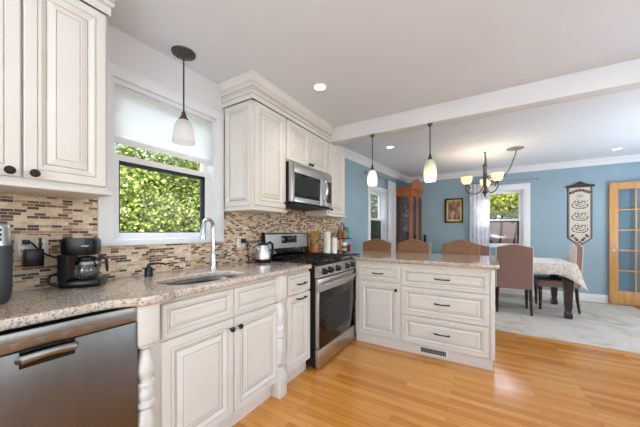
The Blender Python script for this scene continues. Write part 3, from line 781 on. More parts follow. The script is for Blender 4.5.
hd.tube([(.035, -.072, .748), (.06, -.080, .748), (RW/2, -.088, .748), (RW-.06, -.080, .748), (RW-.035, -.072, .748)], .0135, 14); hd.build('handle', 'stainless', dr)
MB().box(.003, RW-.003, -.036, -.001, .022, .180, bev=.005).build('drawer', 'stainless', t)
bgd = MB(); bgd.prism([(.585, .91), (.618, .91), (.618, 1.19), (.604, 1.195), (.588, 1.18)], .012, RW-.012, 'yz'); bgd.build('backguard', 'stainless', t)
lw = MB().box(.012, RW-.012, .562, .586, .923, 1.035, bev=.003); lw.build('backguard_base', 'black_gloss', t)
MB().prism([(.560, .91), (.622, .91), (.622, 1.195), (.604, 1.2), (.585, 1.18)], 0, .012, 'yz').build('end_cap', 'black_plastic', t)
MB().prism([(.560, .91), (.622, .91), (.622, 1.195), (.604, 1.2), (.585, 1.18)], RW-.012, RW, 'yz').build('end_cap', 'black_plastic', t)
dp = MB().box(.27, .53, .578, .588, 1.085, 1.165, bev=.002).build('display_panel', 'black_gloss', t)
MB().box(.36, .46, .5765, .5785, 1.12, 1.145).build('display', 'display', dp)
# three cast grates, burners
for gi, (x0, x1) in enumerate(((.02, .262), (.268, .500), (.506, .748))):
    g = MB(); y0, y1, zz = .0, .535, .952; r_ = .0065
    for (p0, p1) in (((x0, y0), (x1, y0)), ((x0, y1), (x1, y1)), ((x0, y0), (x0, y1)), ((x1, y0), (x1, y1)), ((x0, (y0+y1)/2), (x1, (y0+y1)/2)), (((x0+x1)/2, y0), ((x0+x1)/2, y1))):
        g.tube([(p0[0], p0[1], zz), (p1[0], p1[1], zz)], r_, 8)
    for yc in (.135, .40):
        for sx in (-1, 1):
            for sy in (-1, 1):
                xm = (x0+x1)/2
                g.tube([(xm+sx*.03, yc+sy*.03, zz+.002), (xm+sx*.10, yc+sy*.105, zz)], [.004, .006], 8)
    for x in (x0, x1):
        for y in (y0, y1): g.tube([(x, y, zz), (x, y, .922)], [.0065, .008], 8)
    g.build('grate', 'black_metal', t)
    for yc in ((.135, .40) if gi != 1 else (.268,)):
        MB().lathe([(.052, 0), (.052, .008), (.036, .012), (.036, .020), (.030, .024), (0, .025)], ((x0+x1)/2, yc, .922), 'z', 24, cap=False).build('burner', 'black_metal', t)

# microwave
t = thing('microwave', 'stainless over-the-range microwave with bowed handle', 'microwave', (.375, 1.975, 0), PI/2)
MWW = .768
MB().box(0, MWW, 0, .36, 1.475, 1.858).build('body', 'black_metal', t)
d = MB(); z0, z1 = 1.487, 1.856
d.box(0, .046, -.036, -.001, z0, z1, bev=.004); d.box(.046, .515, -.036, -.001, 1.765, z1, bev=.004); d.box(.046, .515, -.036, -.001, z0, 1.535, bev=.004)
d.box(.515, .628, -.036, -.001, z0, z1, bev=.004)
d = d.build('door', 'stainless', t)
MB().box(.046, .515, -.033, -.006, 1.535, 1.765).build('door_glass', 'black_gloss', d)
MB().box(.085, .475, -.0338, -.0331, 1.565, 1.735).build('window_mesh', 'dark_slot', d)
hd = MB(); hd.tube([(.570, -.034, 1.775), (.570, -.066, 1.750), (.570, -.082, 1.66), (.570, -.066, 1.565), (.570, -.034, 1.54)], [.010, .014, .016, .014, .010], 12); hd.build('handle', 'chrome', d)
cp = MB(); cp.box(.630, MWW, -.034, -.001, z0, z1, bev=.004); cp = cp.build('control_panel', 'stainless', t)
MB().box(.645, .752, -.037, -.0341, 1.53, 1.765).build('keypad', 'black_gloss', cp)
MB().box(.66, .74, -.0378, -.0371, 1.715, 1.75).build('display', 'display', cp)
v = MB(); v.box(0, MWW, -.030, .34, 1.462, 1.475); 
for i in range(18): v.box(.05+i*.038, .075+i*.038, .05, .30, 1.459, 1.462)
v.build('vent_grille', 'black_metal', t)

# ------------------------------------------------------------------ things on the worktop
# faucet
t = thing('faucet', 'chrome pull-down gooseneck kitchen faucet behind the sink', 'faucet', (.125, 1.355, WT), R(-72))
MB().lathe([(.030, 0), (.030, .006), (.024, .010), (.022, .05), (.021, .10), (.017, .115)], seg=24).build('base', 'chrome', t)
nk = [(0, 0, .10), (0, 0, .24), (.0, 0, .30)] + [(.058-.058*math.cos(a), 0, .315+.058*math.sin(a)) for a in [PI*i/10 for i in range(0, 9)]]
MB().tube(nk, .0145, 14).build('spout', 'chrome', t)
MB().tube([(.105, 0, .348), (.114, 0, .31), (.121, 0, .262), (.124, 0, .228)], [.0145, .018, .022, .023], 16).build('spray_head', 'chrome', t)
MB().tube([(-.015, .008, .075), (-.045, .016, .080), (-.080, .026, .095), (-.110, .034, .118)], [.011, .010, .008, .007], 10).build('handle', 'chrome', t)
# soap dispenser
t = thing('soap_dispenser', 'small black soap pump at the left end of the sink', 'soap dispenser', (.115, .892, WT), R(50))
MB().lathe([(.023, 0), (.023, .052), (.019, .058), (.012, .060), (.010, .075)], seg=20).build('body', 'black_plastic', t)
MB().tube([(0, 0, .070), (.006, 0, .078), (.05, 0, .082), (.085, 0, .078), (.095, 0, .068)], [.009, .010, .007, .006, .005], 10).build('spout', 'black_plastic', t)

# coffee maker (front faces local +x)
t = thing('coffee_maker', 'black drip coffee maker with glass carafe below the wall cabinet', 'coffee maker', (.118, .565, WT), R(56)); t.scale = (.72, .95, .98)
b = MB(); b.box(-.105, .125, -.080, .080, 0, .042, bev=.016); b.build('base', 'black_plastic', t)
b = MB()
b.prism([(-.105, -.075), (-.055, -.078), (-.070, 0), (-.055, .078), (-.105, .075)], .038, .17, 'xy'); b.build('water_tank', 'black_plastic', t)
def rrect(x0, x1, y0, y1, r, n=6):
    return arc(x1-r, y1-r, r, 0, PI/2, n)+arc(x0+r, y1-r, r, PI/2, PI, n)+arc(x0+r, y0+r, r, PI, 1.5*PI, n)+arc(x1-r, y0+r, r, 1.5*PI, 2*PI, n)
b = MB()
lay = [(.165, .90), (.172, .96), (.20, .985), (.236, 1.0), (.244, .985)]
pr = rrect(-.108, .098, -.082, .082, .055); n = len(pr); vs = []
for z, k in lay: vs += [(x*k, y*k, z) for x, y in pr]
fs = [(j*n+i, j*n+(i+1) % n, (j+1)*n+(i+1) % n, (j+1)*n+i) for j in range(len(lay)-1) for i in range(n)] + [list(range(n))[::-1], [(len(lay)-1)*n+i for i in range(n)]]
b.add(vs, fs, 0, True); hdh = b.build('brew_head', 'black_plastic', t)
MB().prism(rrect(-.100, .090, -.074, .074, .05), .2435, .252, 'xy').build('lid', 'black_plastic', t)
lg = MB()
for i in range(6): lg.box(.026+i*.007, .031+i*.007, -.0825, -.0805, .211, .217)
lg.build('logo', 'grille_grey', hdh)
c = MB().lathe([(.052, .045), (.066, .050), (.074, .068), (.074, .092), (.066, .118), (.052, .134)], (.025, 0, 0), 'z', 28, cap=False).build('carafe', 'carafe_glass', t)
MB().lathe([(.053, .132), (.055, .142), (.052, .151), (.020, .158), (0, .158)], (.025, 0, 0), 'z', 28, cap=False).build('lid', 'black_plastic', c)
MB().lathe([(.0675, .116), (.060, .130), (.057, .130), (.064, .116), (.0675, .116)], (.025, 0, 0), 'z', 28, cap=False).build('band', 'chrome', c)
MB().tube([(.085, 0, .142), (.118, 0, .148), (.138, 0, .138), (.142, 0, .100), (.146, 0, .070)], [.008, .010, .011, .010, .007], 10, flat=1.4).build('handle', 'black_plastic', c)
MB().lathe([(.060, .041), (.060, .045), (0, .045)], (.025, 0, 0), 'z', 28, cap=False).build('hot_plate', 'black_gloss', t)
# the appliance at the left edge
t = thing('countertop_appliance', 'tall dark grey countertop appliance with a silver control face beside the coffee maker', 'appliance', (.225, .165, WT))
b = MB()
def loft(lay, base, mi=0):
    n = len(base); vs = []
    for z, k in lay: vs += [(x*k, y*k, z) for x, y in base]
    fs = [(j*n+i, j*n+(i+1) % n, (j+1)*n+(i+1) % n, (j+1)*n+i) for j in range(len(lay)-1) for i in range(n)] + [list(range(n))[::-1], [(len(lay)-1)*n+i for i in range(n)]]
    return MB().add(vs, fs, mi, True)
rb = rrect(-.12, .12, -.125, .125, .05)
loft([(.0, .86), (.012, .93), (.05, .985), (.17, 1.0), (.228, .99)], rb).build('body', 'grey_plastic', t)
loft([(.228, .97), (.240, .97), (.300, .955), (.300, .94)], rb).build('control_face', 'stainless', t)
loft([(.300, .95), (.309, .94), (.313, .88)], rb).build('lid', 'chrome', t)
kb = MB()
for i in range(4):
    for j in range(3): kb.box(.1135, .1155, .0+i*.024, .016+i*.024, .246+j*.018, .258+j*.018); pass
kb.build('buttons', 'black_plastic', t)
# wall sockets, plugs and cords
def outlet(label, y0, y1, z0, z1):
    t = thing('wall_outlet', label, 'outlet', (.008, y0, z0), 0, None)
    w, h_ = y1-y0, z1-z0
    MB().box(0, .006, 0, w, 0, h_, bev=.002).build('cover_plate', 'almond', t)
    for k in range(2 if w > .09 else 1):
        cy = w*(k+.5)/(2 if w > .09 else 1)
        s = MB(); s.box(.006, .008, cy-.017, cy+.017, .022, h_-.022, 0, .002)
        for zz in (.040, h_-.050):
            s.box(.008, .0085, cy-.008, cy-.005, zz, zz+.010, 1); s.box(.008, .0085, cy+.005, cy+.008, zz, zz+.010, 1)
        s.build('socket', ['ceramic_white', 'dark_slot'], t)
    return t
outlet('almond double wall outlet with black plugs beside the coffee maker', .345, .462, 1.075, 1.192)
outlet('almond wall outlet on the tile above the kettle cord', 1.690, 1.792, 1.045, 1.162)
t = thing('power_adapter', 'black power adapter plugged in low on the wall behind the coffee maker', 'power adapter', (.0165, .375, 1.04))
MB().box(0, .042, -.005, .062, 0, .085, bev=.006).build('body', 'black_plastic', t)
MB().box(.010, .028, .048, .056, .080, .140, bev=.002).build('antenna', 'black_plastic', t)
cord = MB().tube(spline([(.025, .388, 1.158), (.045, .395, 1.155), (.05, .42, 1.12), (.045, .455, 1.09), (.035, .50, 1.075), (.030, .54, 1.08)], 6), .004, 8)
cord.box(.0165, .040, .368, .392, 1.148, 1.170, bev=.004)
tag(cord.build('wall_cable', 'black_plastic'), 'black cord from the outlet to the coffee maker', 'cord')
cd2 = MB().tube(spline([(.02, .53, 1.0), (.025, .47, .985), (.03, .455, .955), (.04, .475, .935), (.05, .505, .934)], 6), .004, 8)
tag(cd2.build('cable', 'black_plastic'), 'loop of black cord on the worktop beside the coffee maker', 'cord')
# kettle
t = thing('kettle', 'stainless electric kettle with black handle beside the range', 'kettle', (.165, 1.865, WT), R(75))
MB().lathe([(.076, 0), (.078, .006), (.078, .026), (.072, .030)], seg=28).build('base', 'black_plastic', t)
MB().lathe([(.072, .030), (.073, .040), (.066, .09), (.055, .14), (.050, .158)], seg=28, cap=False).build('body', 'stainless', t)
MB().lathe([(.051, .156), (.049, .168), (.030, .176), (.010, .178), (.010, .190), (0, .192)], seg=24, cap=False).build('lid', 'black_plastic', t)
MB().tube([(.045, 0, .165), (.075, 0, .180), (.100, 0, .165), (.106, 0, .110), (.096, 0, .060), (.073, 0, .045)], [.010, .012, .012, .011, .010, .008], 10, flat=1.3).build('handle', 'black_plastic', t)
MB().tube([(-.045, 0, .115), (-.065, 0, .135), (-.080, 0, .150)], [.02, .014, .008], 10).build('spout', 'stainless', t)
cord = MB().tube(spline([(.03, 1.755, 1.125), (.055, 1.765, 1.12), (.060, 1.775, 1.06), (.05, 1.79, .985), (.055, 1.795, .945), (.06, 1.77, .934), (.075, 1.745, .9335), (.10, 1.765, .9335), (.105, 1.79, .9345)], 6), .0045, 8)
cord.box(.0165, .042, 1.735, 1.772, 1.105, 1.145, bev=.004)
tag(cord.build('kettle_cable', 'black_plastic'), 'black kettle cord hanging from the outlet on the tile', 'cord')

# beyond the range
t = thing('utensil_crock', 'amber crock of wooden spoons behind the range', 'utensil crock', (.11, 2.835, WT))
MB().lathe([(.045, 0), (.052, .012), (.055, .09), (.050, .13), (.053, .138), (.048, .138), (.045, .02), (0, .016)], seg=24, cap=False).build('crock', 'amber', t)
rng = random.Random(2)
for i in range(7):
    a = i*.9; tx, ty = .045*math.cos(a)+.01, .045*math.sin(a); hh = .235+rng.uniform(0, .06)
    s = MB(); s.tube([(-tx*.4, -ty*.4, .03), (tx*.7, ty*.7, hh-.06)], .0055, 8)
    s.sphere((tx*.85, ty*.85, hh-.03), .024, 10, 8, 0, (.8, .45, 1.5)); s.build('spoon', 'spoon_wood', t)
def towel(label, loc, r_, hgt):
    t = thing('paper_towel_roll', label, 'paper towels', loc, 0, None)
    MB().lathe([(.016, .006), (r_, .006), (r_, hgt), (.018, hgt), (.018, .01)], seg=28, cap=False).build('paper', 'paper_white', t)
    MB().lathe([(r_*1.02, 0), (r_*1.02, .006), (0, .006)], seg=24, cap=False).build('holder_base', 'chrome', t)
    MB().lathe([(.006, 0), (.006, hgt+.01), (.010, hgt+.016), (0, hgt+.022)], seg=12, cap=False).build('holder_rod', 'chrome', t)
towel('taller cream paper towel roll standing behind the range', (.20, 2.995, WT), .046, .28)
towel('shorter cream roll next to the tall paper towel roll', (.23, 3.135, WT), .040, .20)
# two-tier rack with bottles
rk = (.235, 3.36, WT)
t = thing('tiered_rack', 'two-tier wooden rack of small bottles on the worktop behind the range', 'rack', rk)
MB().lathe([(.115, .012), (.118, .016), (.118, .026), (0, .026)], seg=32, cap=True).build('lower_tray', 'black_metal', t)
MB().lathe([(.135, .178), (.14, .182), (.14, .19), (0, .19)], seg=32, cap=True).build('upper_tray', 'black_metal', t)
for dx, dy in ((.03, -.118), (-.03, .118)):
    MB().box(dx-.012, dx+.012, dy-.009, dy+.009, 0, .37, bev=.003).build('upright', 'rack_wood', t)
MB().tube([(.03, -.118, .36), (0, 0, .40), (-.03, .118, .36)], .007, 8).build('handle', 'black_metal', t)
def bottle(label, off, z, prof, m, cap_m=None):
    t = thing('bottle', label, 'bottle', (rk[0]+off[0], rk[1]+off[1], rk[2]+z), 0, None)
    MB().lathe(prof, seg=18, cap=False).build('body', m, t)
    if cap_m:
        h_ = prof[-1][1]; MB().lathe([(.012, h_-.002), (.012, h_+.022), (0, h_+.022)], seg=14, cap=False).build('cap', cap_m, t)
B1 = [(0, 0), (.026, 0), (.028, .004), (.028, .075), (.012, .10), (.010, .125)]
B2 = [(0, 0), (.030, 0), (.032, .004), (.032, .085), (.020, .10), (.018, .12)]
bottle('dark brown bottle on the upper tray of the rack', (.065, -.05), .19, B1, 'amber', 'black_plastic')
bottle('olive green bottle on the upper tray of the rack', (.0, -.085), .19, B2, 'olive', 'black_plastic')
bottle('black bottle at the back of the upper rack tray', (-.03, .01), .19, [(r_, h_*1.15) for r_, h_ in B1], 'black_plastic', 'black_metal')
bottle('teal bottle standing at the far side of the upper rack tray', (.05, .06), .19, [(r_*1.05, h_*1.15) for r_, h_ in B2], 'teal_glass', 'teal_glass')
t = thing('red_bowl', 'red cup on the lower tray of the rack', 'cup', (rk[0]+.075, rk[1]+.05, rk[2]+.026))
MB().lathe([(0, 0), (.022, 0), (.024, .004), (.036, .04), (.040, .075), (.037, .075), (.033, .04), (0, .008)], seg=22, cap=False).build('bowl', 'red_paint', t)
t = thing('jar', 'white jar with a dark label on the lower tray of the rack', 'jar', (rk[0]+.055, rk[1]-.045, rk[2]+.026))
MB().lathe([(0, 0), (.034, 0), (.036, .004), (.036, .085), (.030, .095)], seg=22, cap=False).build('body', 'ceramic_white', t)
MB().lathe([(.0365, .025), (.0365, .065)], seg=22, cap=False).build('label_band', 'olive', t)
MB().lathe([(.032, .094), (.032, .108), (0, .108)], seg=22, cap=False).build('lid', 'ceramic_white', t)
t = thing('blue_dish', 'small blue dish at the edge of the worktop beyond the range', 'dish', (.60, 2.98, WT))
MB().lathe([(0, 0), (.04, 0), (.065, .018), (.063, .020), (.038, .005), (0, .005)], seg=24, cap=False).build('dish', 'blue_paint', t)
# ------------------------------------------------------------------ window shade
t = thing('window_shade', 'white pleated shade covering the top of the kitchen window', 'window shade', (-.024, KW['y0']+.008, KW['z1']+.004))
b = MB(); n = 15; top, bot = -.030, -.356; vs = []
for i in range(n*2+1):
    z = top+(bot-top)*i/(2*n); x = .0025 if i % 2 else 0
    vs += [(x, 0, z), (x, .711, z), (x-.014, .711, z), (x-.014, 0, z)]
fs = [(4*i+q, 4*i+(q+1) % 4, 4*(i+1)+(q+1) % 4, 4*(i+1)+q) for i in range(2*n) for q in range(4)]
b.add(vs, fs); b.build('pleated_fabric', 'shade_fabric', t)
MB().box(-.018, .022, 0, .711, -.030, -.006, bev=.004).build('head_rail', 'window_white', t)
MB().box(-.018, .018, 0, .711, -.386, -.354, bev=.004).build('bottom_rail', 'window_white', t)

# ------------------------------------------------------------------ lamps
def pendant_stem(t, zc, zs, canopy_r, m='iron_bronze'):
    MB().lathe([(0, -.030), (.012, -.028), (canopy_r*.7, -.020), (canopy_r*.96, -.010), (canopy_r, 0)], (0, 0, zc), 'z', 28, cap=False).build('canopy', m, t)
    MB().tube([(0, 0, zc-.02), (0, 0, zs)], .0055, 10).build('stem', m, t)
t = thing('pendant_light', 'bronze pendant with a clear frosted bell shade in front of the kitchen window', 'pendant light', (.132, 1.112, 0))
pendant_stem(t, CEIL, 2.03, .078)
MB().lathe([(.008, 2.04), (.014, 2.03), (.014, 2.015), (.020, 2.008), (.020, 1.998), (.030, 1.990), (.030, 1.978), (.010, 1.976)], seg=20).build('socket', 'iron_bronze', t)
MB().lathe([(.026, 1.982), (.040, 1.972), (.054, 1.945), (.062, 1.905), (.068, 1.86), (.074, 1.825), (.071, 1.823), (.065, 1.86), (.058, 1.905), (.050, 1.943), (.037, 1.968), (.024, 1.978)], seg=32, cap=False).build('lamp_shade', 'frosted_glass', t)
MB().sphere((0, 0, 1.925), .020, sq=(1, 1, 1.3)).build('bulb', 'ceramic_white', t)
light('pendant_lamp', 'POINT', (.132, 1.112, 1.87), .08, (1, .9, .76), size=.02)
def pen_pendant(label, x, z0, z1, r_, glass, en):
    t = thing('pendant_light', label, 'pendant light', (x, 2.842, 0), 0, 'pendants over the peninsula')
    pendant_stem(t, 2.275, z1+.03, .024)
    MB().lathe([(.006, z1+.065), (.010, z1+.05), (.020, z1+.012), (.026, z1-.004), (.010, z1-.006)], seg=18).build('socket', 'iron_bronze', t)
    H = z1-z0; k = r_
    o_ = [(.42, 1.0), (.62, .93), (.85, .76), (.98, .52), (1.0, .32), (.95, .12), (.86, 0)]
    pr = [(k*a, z0+H*h_) for a, h_ in o_]+[(k*a-.003, z0+H*h_) for a, h_ in o_[::-1]]
    MB().lathe(pr, seg=28, cap=False).build('lamp_shade', glass, t)
    MB().sphere((0, 0, z0+H*.52), .017, sq=(1, 1, 1.4)).build('bulb', 'bulb', t)
    light('pendant_lamp', 'POINT', (x, 2.842, z0+H*.2), en, (1, .86, .66), size=.02)
pen_pendant('pendant with a white glass shade at the cabinet end of the peninsula', .862, 1.722, 1.885, .054, 'lamp_glass', 2.5)
pen_pendant('pendant with a greenish glass shade over the middle of the peninsula', 1.458, 1.705, 1.915, .062, 'green_lamp_glass', 2.5)

# chandelier
cx, cy = 1.93, 4.93
t = thing('chandelier', 'bronze three-arm chandelier with glowing bowl shades over the dining table', 'chandelier', (cx, cy, 0))
MB().lathe([(0, 1.745), (.010, 1.755), (.016, 1.775), (.008, 1.792), (.030, 1.80), (.040, 1.815), (.034, 1.835), (.018, 1.85), (.016, 1.90), (.024, 1.94), (.026, 2.05), (.022, 2.20), (.030, 2.225), (.034, 2.24), (.020, 2.255), (.008, 2.27), (.006, 2.30)], seg=20, cap=False).build('column', 'iron_bronze', t)
ch = MB()
for i in range(7):
    z = 2.312+i*.018; a = (i % 2)*PI/2; c_, s_ = math.cos(a), math.sin(a)
    pts = [(c_*.007*math.cos(q), s_*.007*math.cos(q), z+.012*math.sin(q)) for q in [2*PI*k/10 for k in range(11)]]
    ch.tube(pts, .0022, 6)
ch.build('chain', 'iron_bronze', t)
MB().lathe([(.004, 2.425), (.010, 2.43), (.020, CEIL)], seg=14).build('hook', 'iron_bronze', t)
MB().lathe([(0, CEIL-.035), (.02, CEIL-.03), (.070, CEIL-.018), (.105, CEIL-.010), (.11, CEIL)], (.385, .0, 0), seg=28, cap=False).build('canopy', 'grille_grey', t)
MB().tube(spline([(.40, 0, CEIL-.03), (.37, 0, 2.30), (.31, 0, 2.14), (.23, 0, 2.03), (.13, 0, 1.97), (.05, 0, 2.02), (.02, 0, 2.12), (.016, 0, 2.28), (.004, 0, 2.42)], 6), .007, 8).build('swag_cord', 'iron_bronze', t)
for a in (R(205), R(-55), R(88)):
    c_, s_ = math.cos(a), math.sin(a)
    L = lambda q: [(c_*r_, s_*r_, z) for r_, z in q]
    ar = MB(); ar.tube(spline(L([(.018, 1.95), (.05, 1.86), (.11, 1.805), (.19, 1.80), (.255, 1.835), (.285, 1.885), (.262, 1.925), (.228, 1.915), (.225, 1.885), (.245, 1.875)]), 5), [.0075]*41+[.006]*5, 8)
    ar.tube(L([(.268, 1.915), (.270, 1.935)]), .008, 8)
    ar = ar.build('arm', 'iron_bronze', t)
    px, py = c_*.27, s_*.27
    MB().lathe([(.006, 1.930), (.026, 1.938), (.030, 1.945), (.012, 1.95), (.012, 1.975)], (px, py, 0), seg=18).build('cup', 'iron_bronze', ar)
    MB().lathe([(.020, 1.945), (.048, 1.955), (.066, 1.985), (.075, 2.025), (.082, 2.06), (.079, 2.06), (.072, 2.025), (.062, 1.987), (.045, 1.96), (.020, 1.95)], (px, py, 0), seg=28, cap=False).build('lamp_shade', 'amber_lamp_glass', ar)
    light('chandelier_lamp', 'POINT', (cx+px, cy+py, 2.03), 3.5, (1, .84, .62), size=.03)

# ------------------------------------------------------------------ dining room
o = slab('rug', [(1.28, 3.945), (3.35, 3.915), (3.95, 5.95), (3.965, 6.28), (1.28, 6.30)], [], .001, .013, 'rug_wool', .004)
tag(o, 'large pale grey and cream rug under the dining table', 'rug')
# hutch
t = thing('china_hutch', 'cherry wood glass-fronted china hutch beside the curtained window', 'china cabinet', W(2.72, .352), DA)
HW, HD, HT = .72, .335, 2.06
MB().box(0, HW, 0, HD, 0, .06).build('plinth', 'cherry', t)
b = MB(); b.box(0, HW, .0, HD, .06, .80); b.box(-.015, HW+.015, -.015, HD, .80, .825, bev=.005); b.build('base_cabinet', 'cherry', t)
for x0 in (.03, .37):
    d = panel_mesh(x0, x0+.32, .10, .77, 0, .018, .7).build('door', ['cherry', 'dark_wood'], t)
    MB().sphere((x0+(.30 if x0 < .1 else .02), -.028, .46), .011).build('knob', 'brass', d)
f = MB(); q = .035
for x in (0, HW-q):
    for y in (0, HD-q): f.box(x, x+q, y, y+q, .825, HT, bev=.003)
f.box(.002, HW-.002, .002, HD-.002, HT-.06, HT-.001)
f.box(HW/2-.018, HW/2+.018, 0, .02, .826, HT-.061); f.box(.002, q-.002, q, HD-q, HT-.12, HT-.061); f.box(.002, q-.002, q, HD-q, .826, .87)
f.build('frame', 'cherry', t)
MB().box(.036, HW-.036, HD-.012, HD-.002, .826, HT-.061).build('back_panel', 'cherry', t)
f = MB(); f.box(-.02, HW+.02, -.03, HD, HT, HT+.025, bev=.006); f.box(-.035, HW+.035, -.045, HD, HT+.025, HT+.045, bev=.006); f.build('cornice', 'cherry', t)
pedi = [(.0, HT+.045)]+[(HW/2-.36*math.cos(PI*i/16)*1.0, HT+.05+.20*math.sin(PI*i/16)**1.3) for i in range(17)]+[(HW, HT+.045)]
MB().prism(pedi, -.040, -.005, 'xz').build('pediment', 'cherry', t)
for x0 in (q, HW/2+.018):
    d = MB(); x1 = x0+HW/2-.053; za, zb = .835, HT-.065; k = .028
    d.box(x0, x0+k, -.018, 0, za, zb, bev=.003); d.box(x1-k, x1, -.018, 0, za, zb, bev=.003); d.box(x0+k, x1-k, -.017, 0, za, za+.05)
    xm = (x0+x1)/2; hw = (x1-x0)/2-k
    ar = [(x0+k, zb)]+[(xm-hw*math.cos(PI*i/12), zb-.13+.09*math.sin(PI*i/12)) for i in range(13)]+[(x1-k, zb)]
    d.prism(ar, -.017, 0, 'xz')
    d = d.build('glass_door', 'cherry', t)
    MB().box(x0+k, x1-k, -.011, -.007, za+.05, zb-.04).build('pane', 'cabinet_glass', d)
MB().box(.010, .014, q, HD-q, .87, HT-.12).build('side_glass', 'cabinet_glass', t)
for z in (1.20, 1.50, 1.79): MB().box(.016, HW-.005, .025, HD-.014, z, z+.008).build('shelf', 'pane_glass', t)
HM = Matrix.Translation(W(2.72, .352)) @ Matrix.Rotation(DA, 4, 'Z')
def dish(kind, label, x, y, z, prof, m):
    t = thing(kind, label, kind.replace('_', ' '), HM @ Vector((x, y, z)), 0, 'china in the hutch')
    MB().lathe(prof, seg=20, cap=False).build('body', m, t)
GOB = [(0, 0), (.03, 0), (.03, .004), (.005, .01), (.005, .07), (.03, .10), (.036, .14), (.034, .17), (.031, .17)]
VAS = [(0, 0), (.04, 0), (.06, .05), (.055, .10), (.03, .14), (.035, .16), (.03, .16), (0, .02)]
TUR = [(0, 0), (.045, 0), (.075, .04), (.075, .07), (.06, .085), (.015, .10), (.012, .115), (0, .118)]
for i, (z, nm, lo) in enumerate(((.83, 'bottom', 0), (1.21, 'second', 1), (1.51, 'third', 2), (1.80, 'top', 3))):
    for k, x in enumerate((.11, .26, .42, .55)):
        kd, pr, m = [('goblet', GOB, 'carafe_glass'), ('vase', VAS, 'ceramic_white'), ('tureen', TUR, 'ceramic_white'), ('goblet', GOB, 'chrome')][(i+k) % 4]
        side = ('nearest the side glass', 'behind the first door', 'behind the second door', 'at the far end')[k]
        dish(kd, f'{ {"carafe_glass":"clear","ceramic_white":"white","chrome":"silver"}[m] } {kd} on the {nm} hutch shelf {side}', x, .14+.05*(k % 2), z, pr, m)

# curtains and rods
def curtain(name, label, w0, w1, z0, z1, folds, amp, loc, rot, seed):
    rng = random.Random(seed); b = MB(); nx, nz = folds*8, 22; vs = []
    ph = [rng.uniform(0, 6) for _ in range(4)]
    for j in range(nz+1):
        v = j/nz
        for i in range(nx+1):
            u = i/nx; wv = math.sin(u*folds*2*PI+.3*math.sin(v*3+ph[0]))+.3*math.sin(u*folds*4.3*PI+ph[1])
            sq = 1-.10*math.sin(v*PI)*math.sin(u*PI)
            vs.append((w0+(w1-w0)*(.5+(u-.5)*(1-.06*v)*1.0), -amp*wv*sq*(.6+.4*v), z1+(z0-z1)*v))
    fs = [(j*(nx+1)+i, j*(nx+1)+i+1, (j+1)*(nx+1)+i+1, (j+1)*(nx+1)+i) for j in range(nz) for i in range(nx)]
    b.add(vs, fs, 0, True); o = b.build(name, 'curtain_sheer', fix=False); place(o, loc, rot); return tag(o, label, 'curtain')
curtain('curtain', 'sheer white patterned curtain between the small dining window and the hutch', 2.23, 2.61, .14, 2.20, 5, .028, W(0, .085), DA, 1)
curtain('curtain', 'sheer white patterned curtain covering the left side of the far dining window', 1.665, 2.02, .14, 2.17, 5, .028, (0, FARY-.088, 0), 0, 2)
def rod(label, pts, z, out, ends):
    t = thing('curtain_rod', label, 'curtain rod', (0, 0, 0))
    (x0, y0), (x1, y1) = pts
    MB().tube([(x0, y0, z), (x1, y1, z)], .009, 10).build('pole', 'grille_grey', t)
    for (x, y) in pts: MB().sphere((x, y, z), .02).build('finial', 'grille_grey', t)
    for k in (.06, .94):
        x, y = x0+(x1-x0)*k, y0+(y1-y0)*k
        b = MB(); b.tube([(x, y, z), (x-out[0], y-out[1], z-.01)], .006, 8); b.build('bracket', 'grille_grey', t)
rod('grey curtain rod over the small dining window', (tuple(W(1.33, .085)[:2]), tuple(W(2.69, .085)[:2])), 2.21, (nx_*.085, ny_*.085), 1)
rod('grey curtain rod over the far dining window', ((1.60, FARY-.088), (2.77, FARY-.088)), 2.185, (0, -.088), 1)
# framed picture
t = thing('framed_picture', 'small framed painting on the blue wall between the hutch and the curtain', 'picture', (1.375, FARY, 1.655))
def frame_ring(w, h_, k, y0, y1, m, nm):
    b = MB(); b.box(-w/2, -w/2+k, y0, y1, -h_/2, h_/2, bev=.003); b.box(w/2-k, w/2, y0, y1, -h_/2, h_/2, bev=.003)
    b.box(-w/2+k, w/2-k, y0+.0005, y1, h_/2-k, h_/2); b.box(-w/2+k, w/2-k, y0+.0005, y1, -h_/2, -h_/2+k); b.build(nm, m, t)
frame_ring(.352, .515, .030, -.030, -.001, 'black_plastic', 'frame'); frame_ring(.294, .457, .036, -.020, -.001, 'gold', 'inner_frame')
MB().box(-.112, .112, -.010, -.004, -.194, .194).build('painting', 'painting', t)
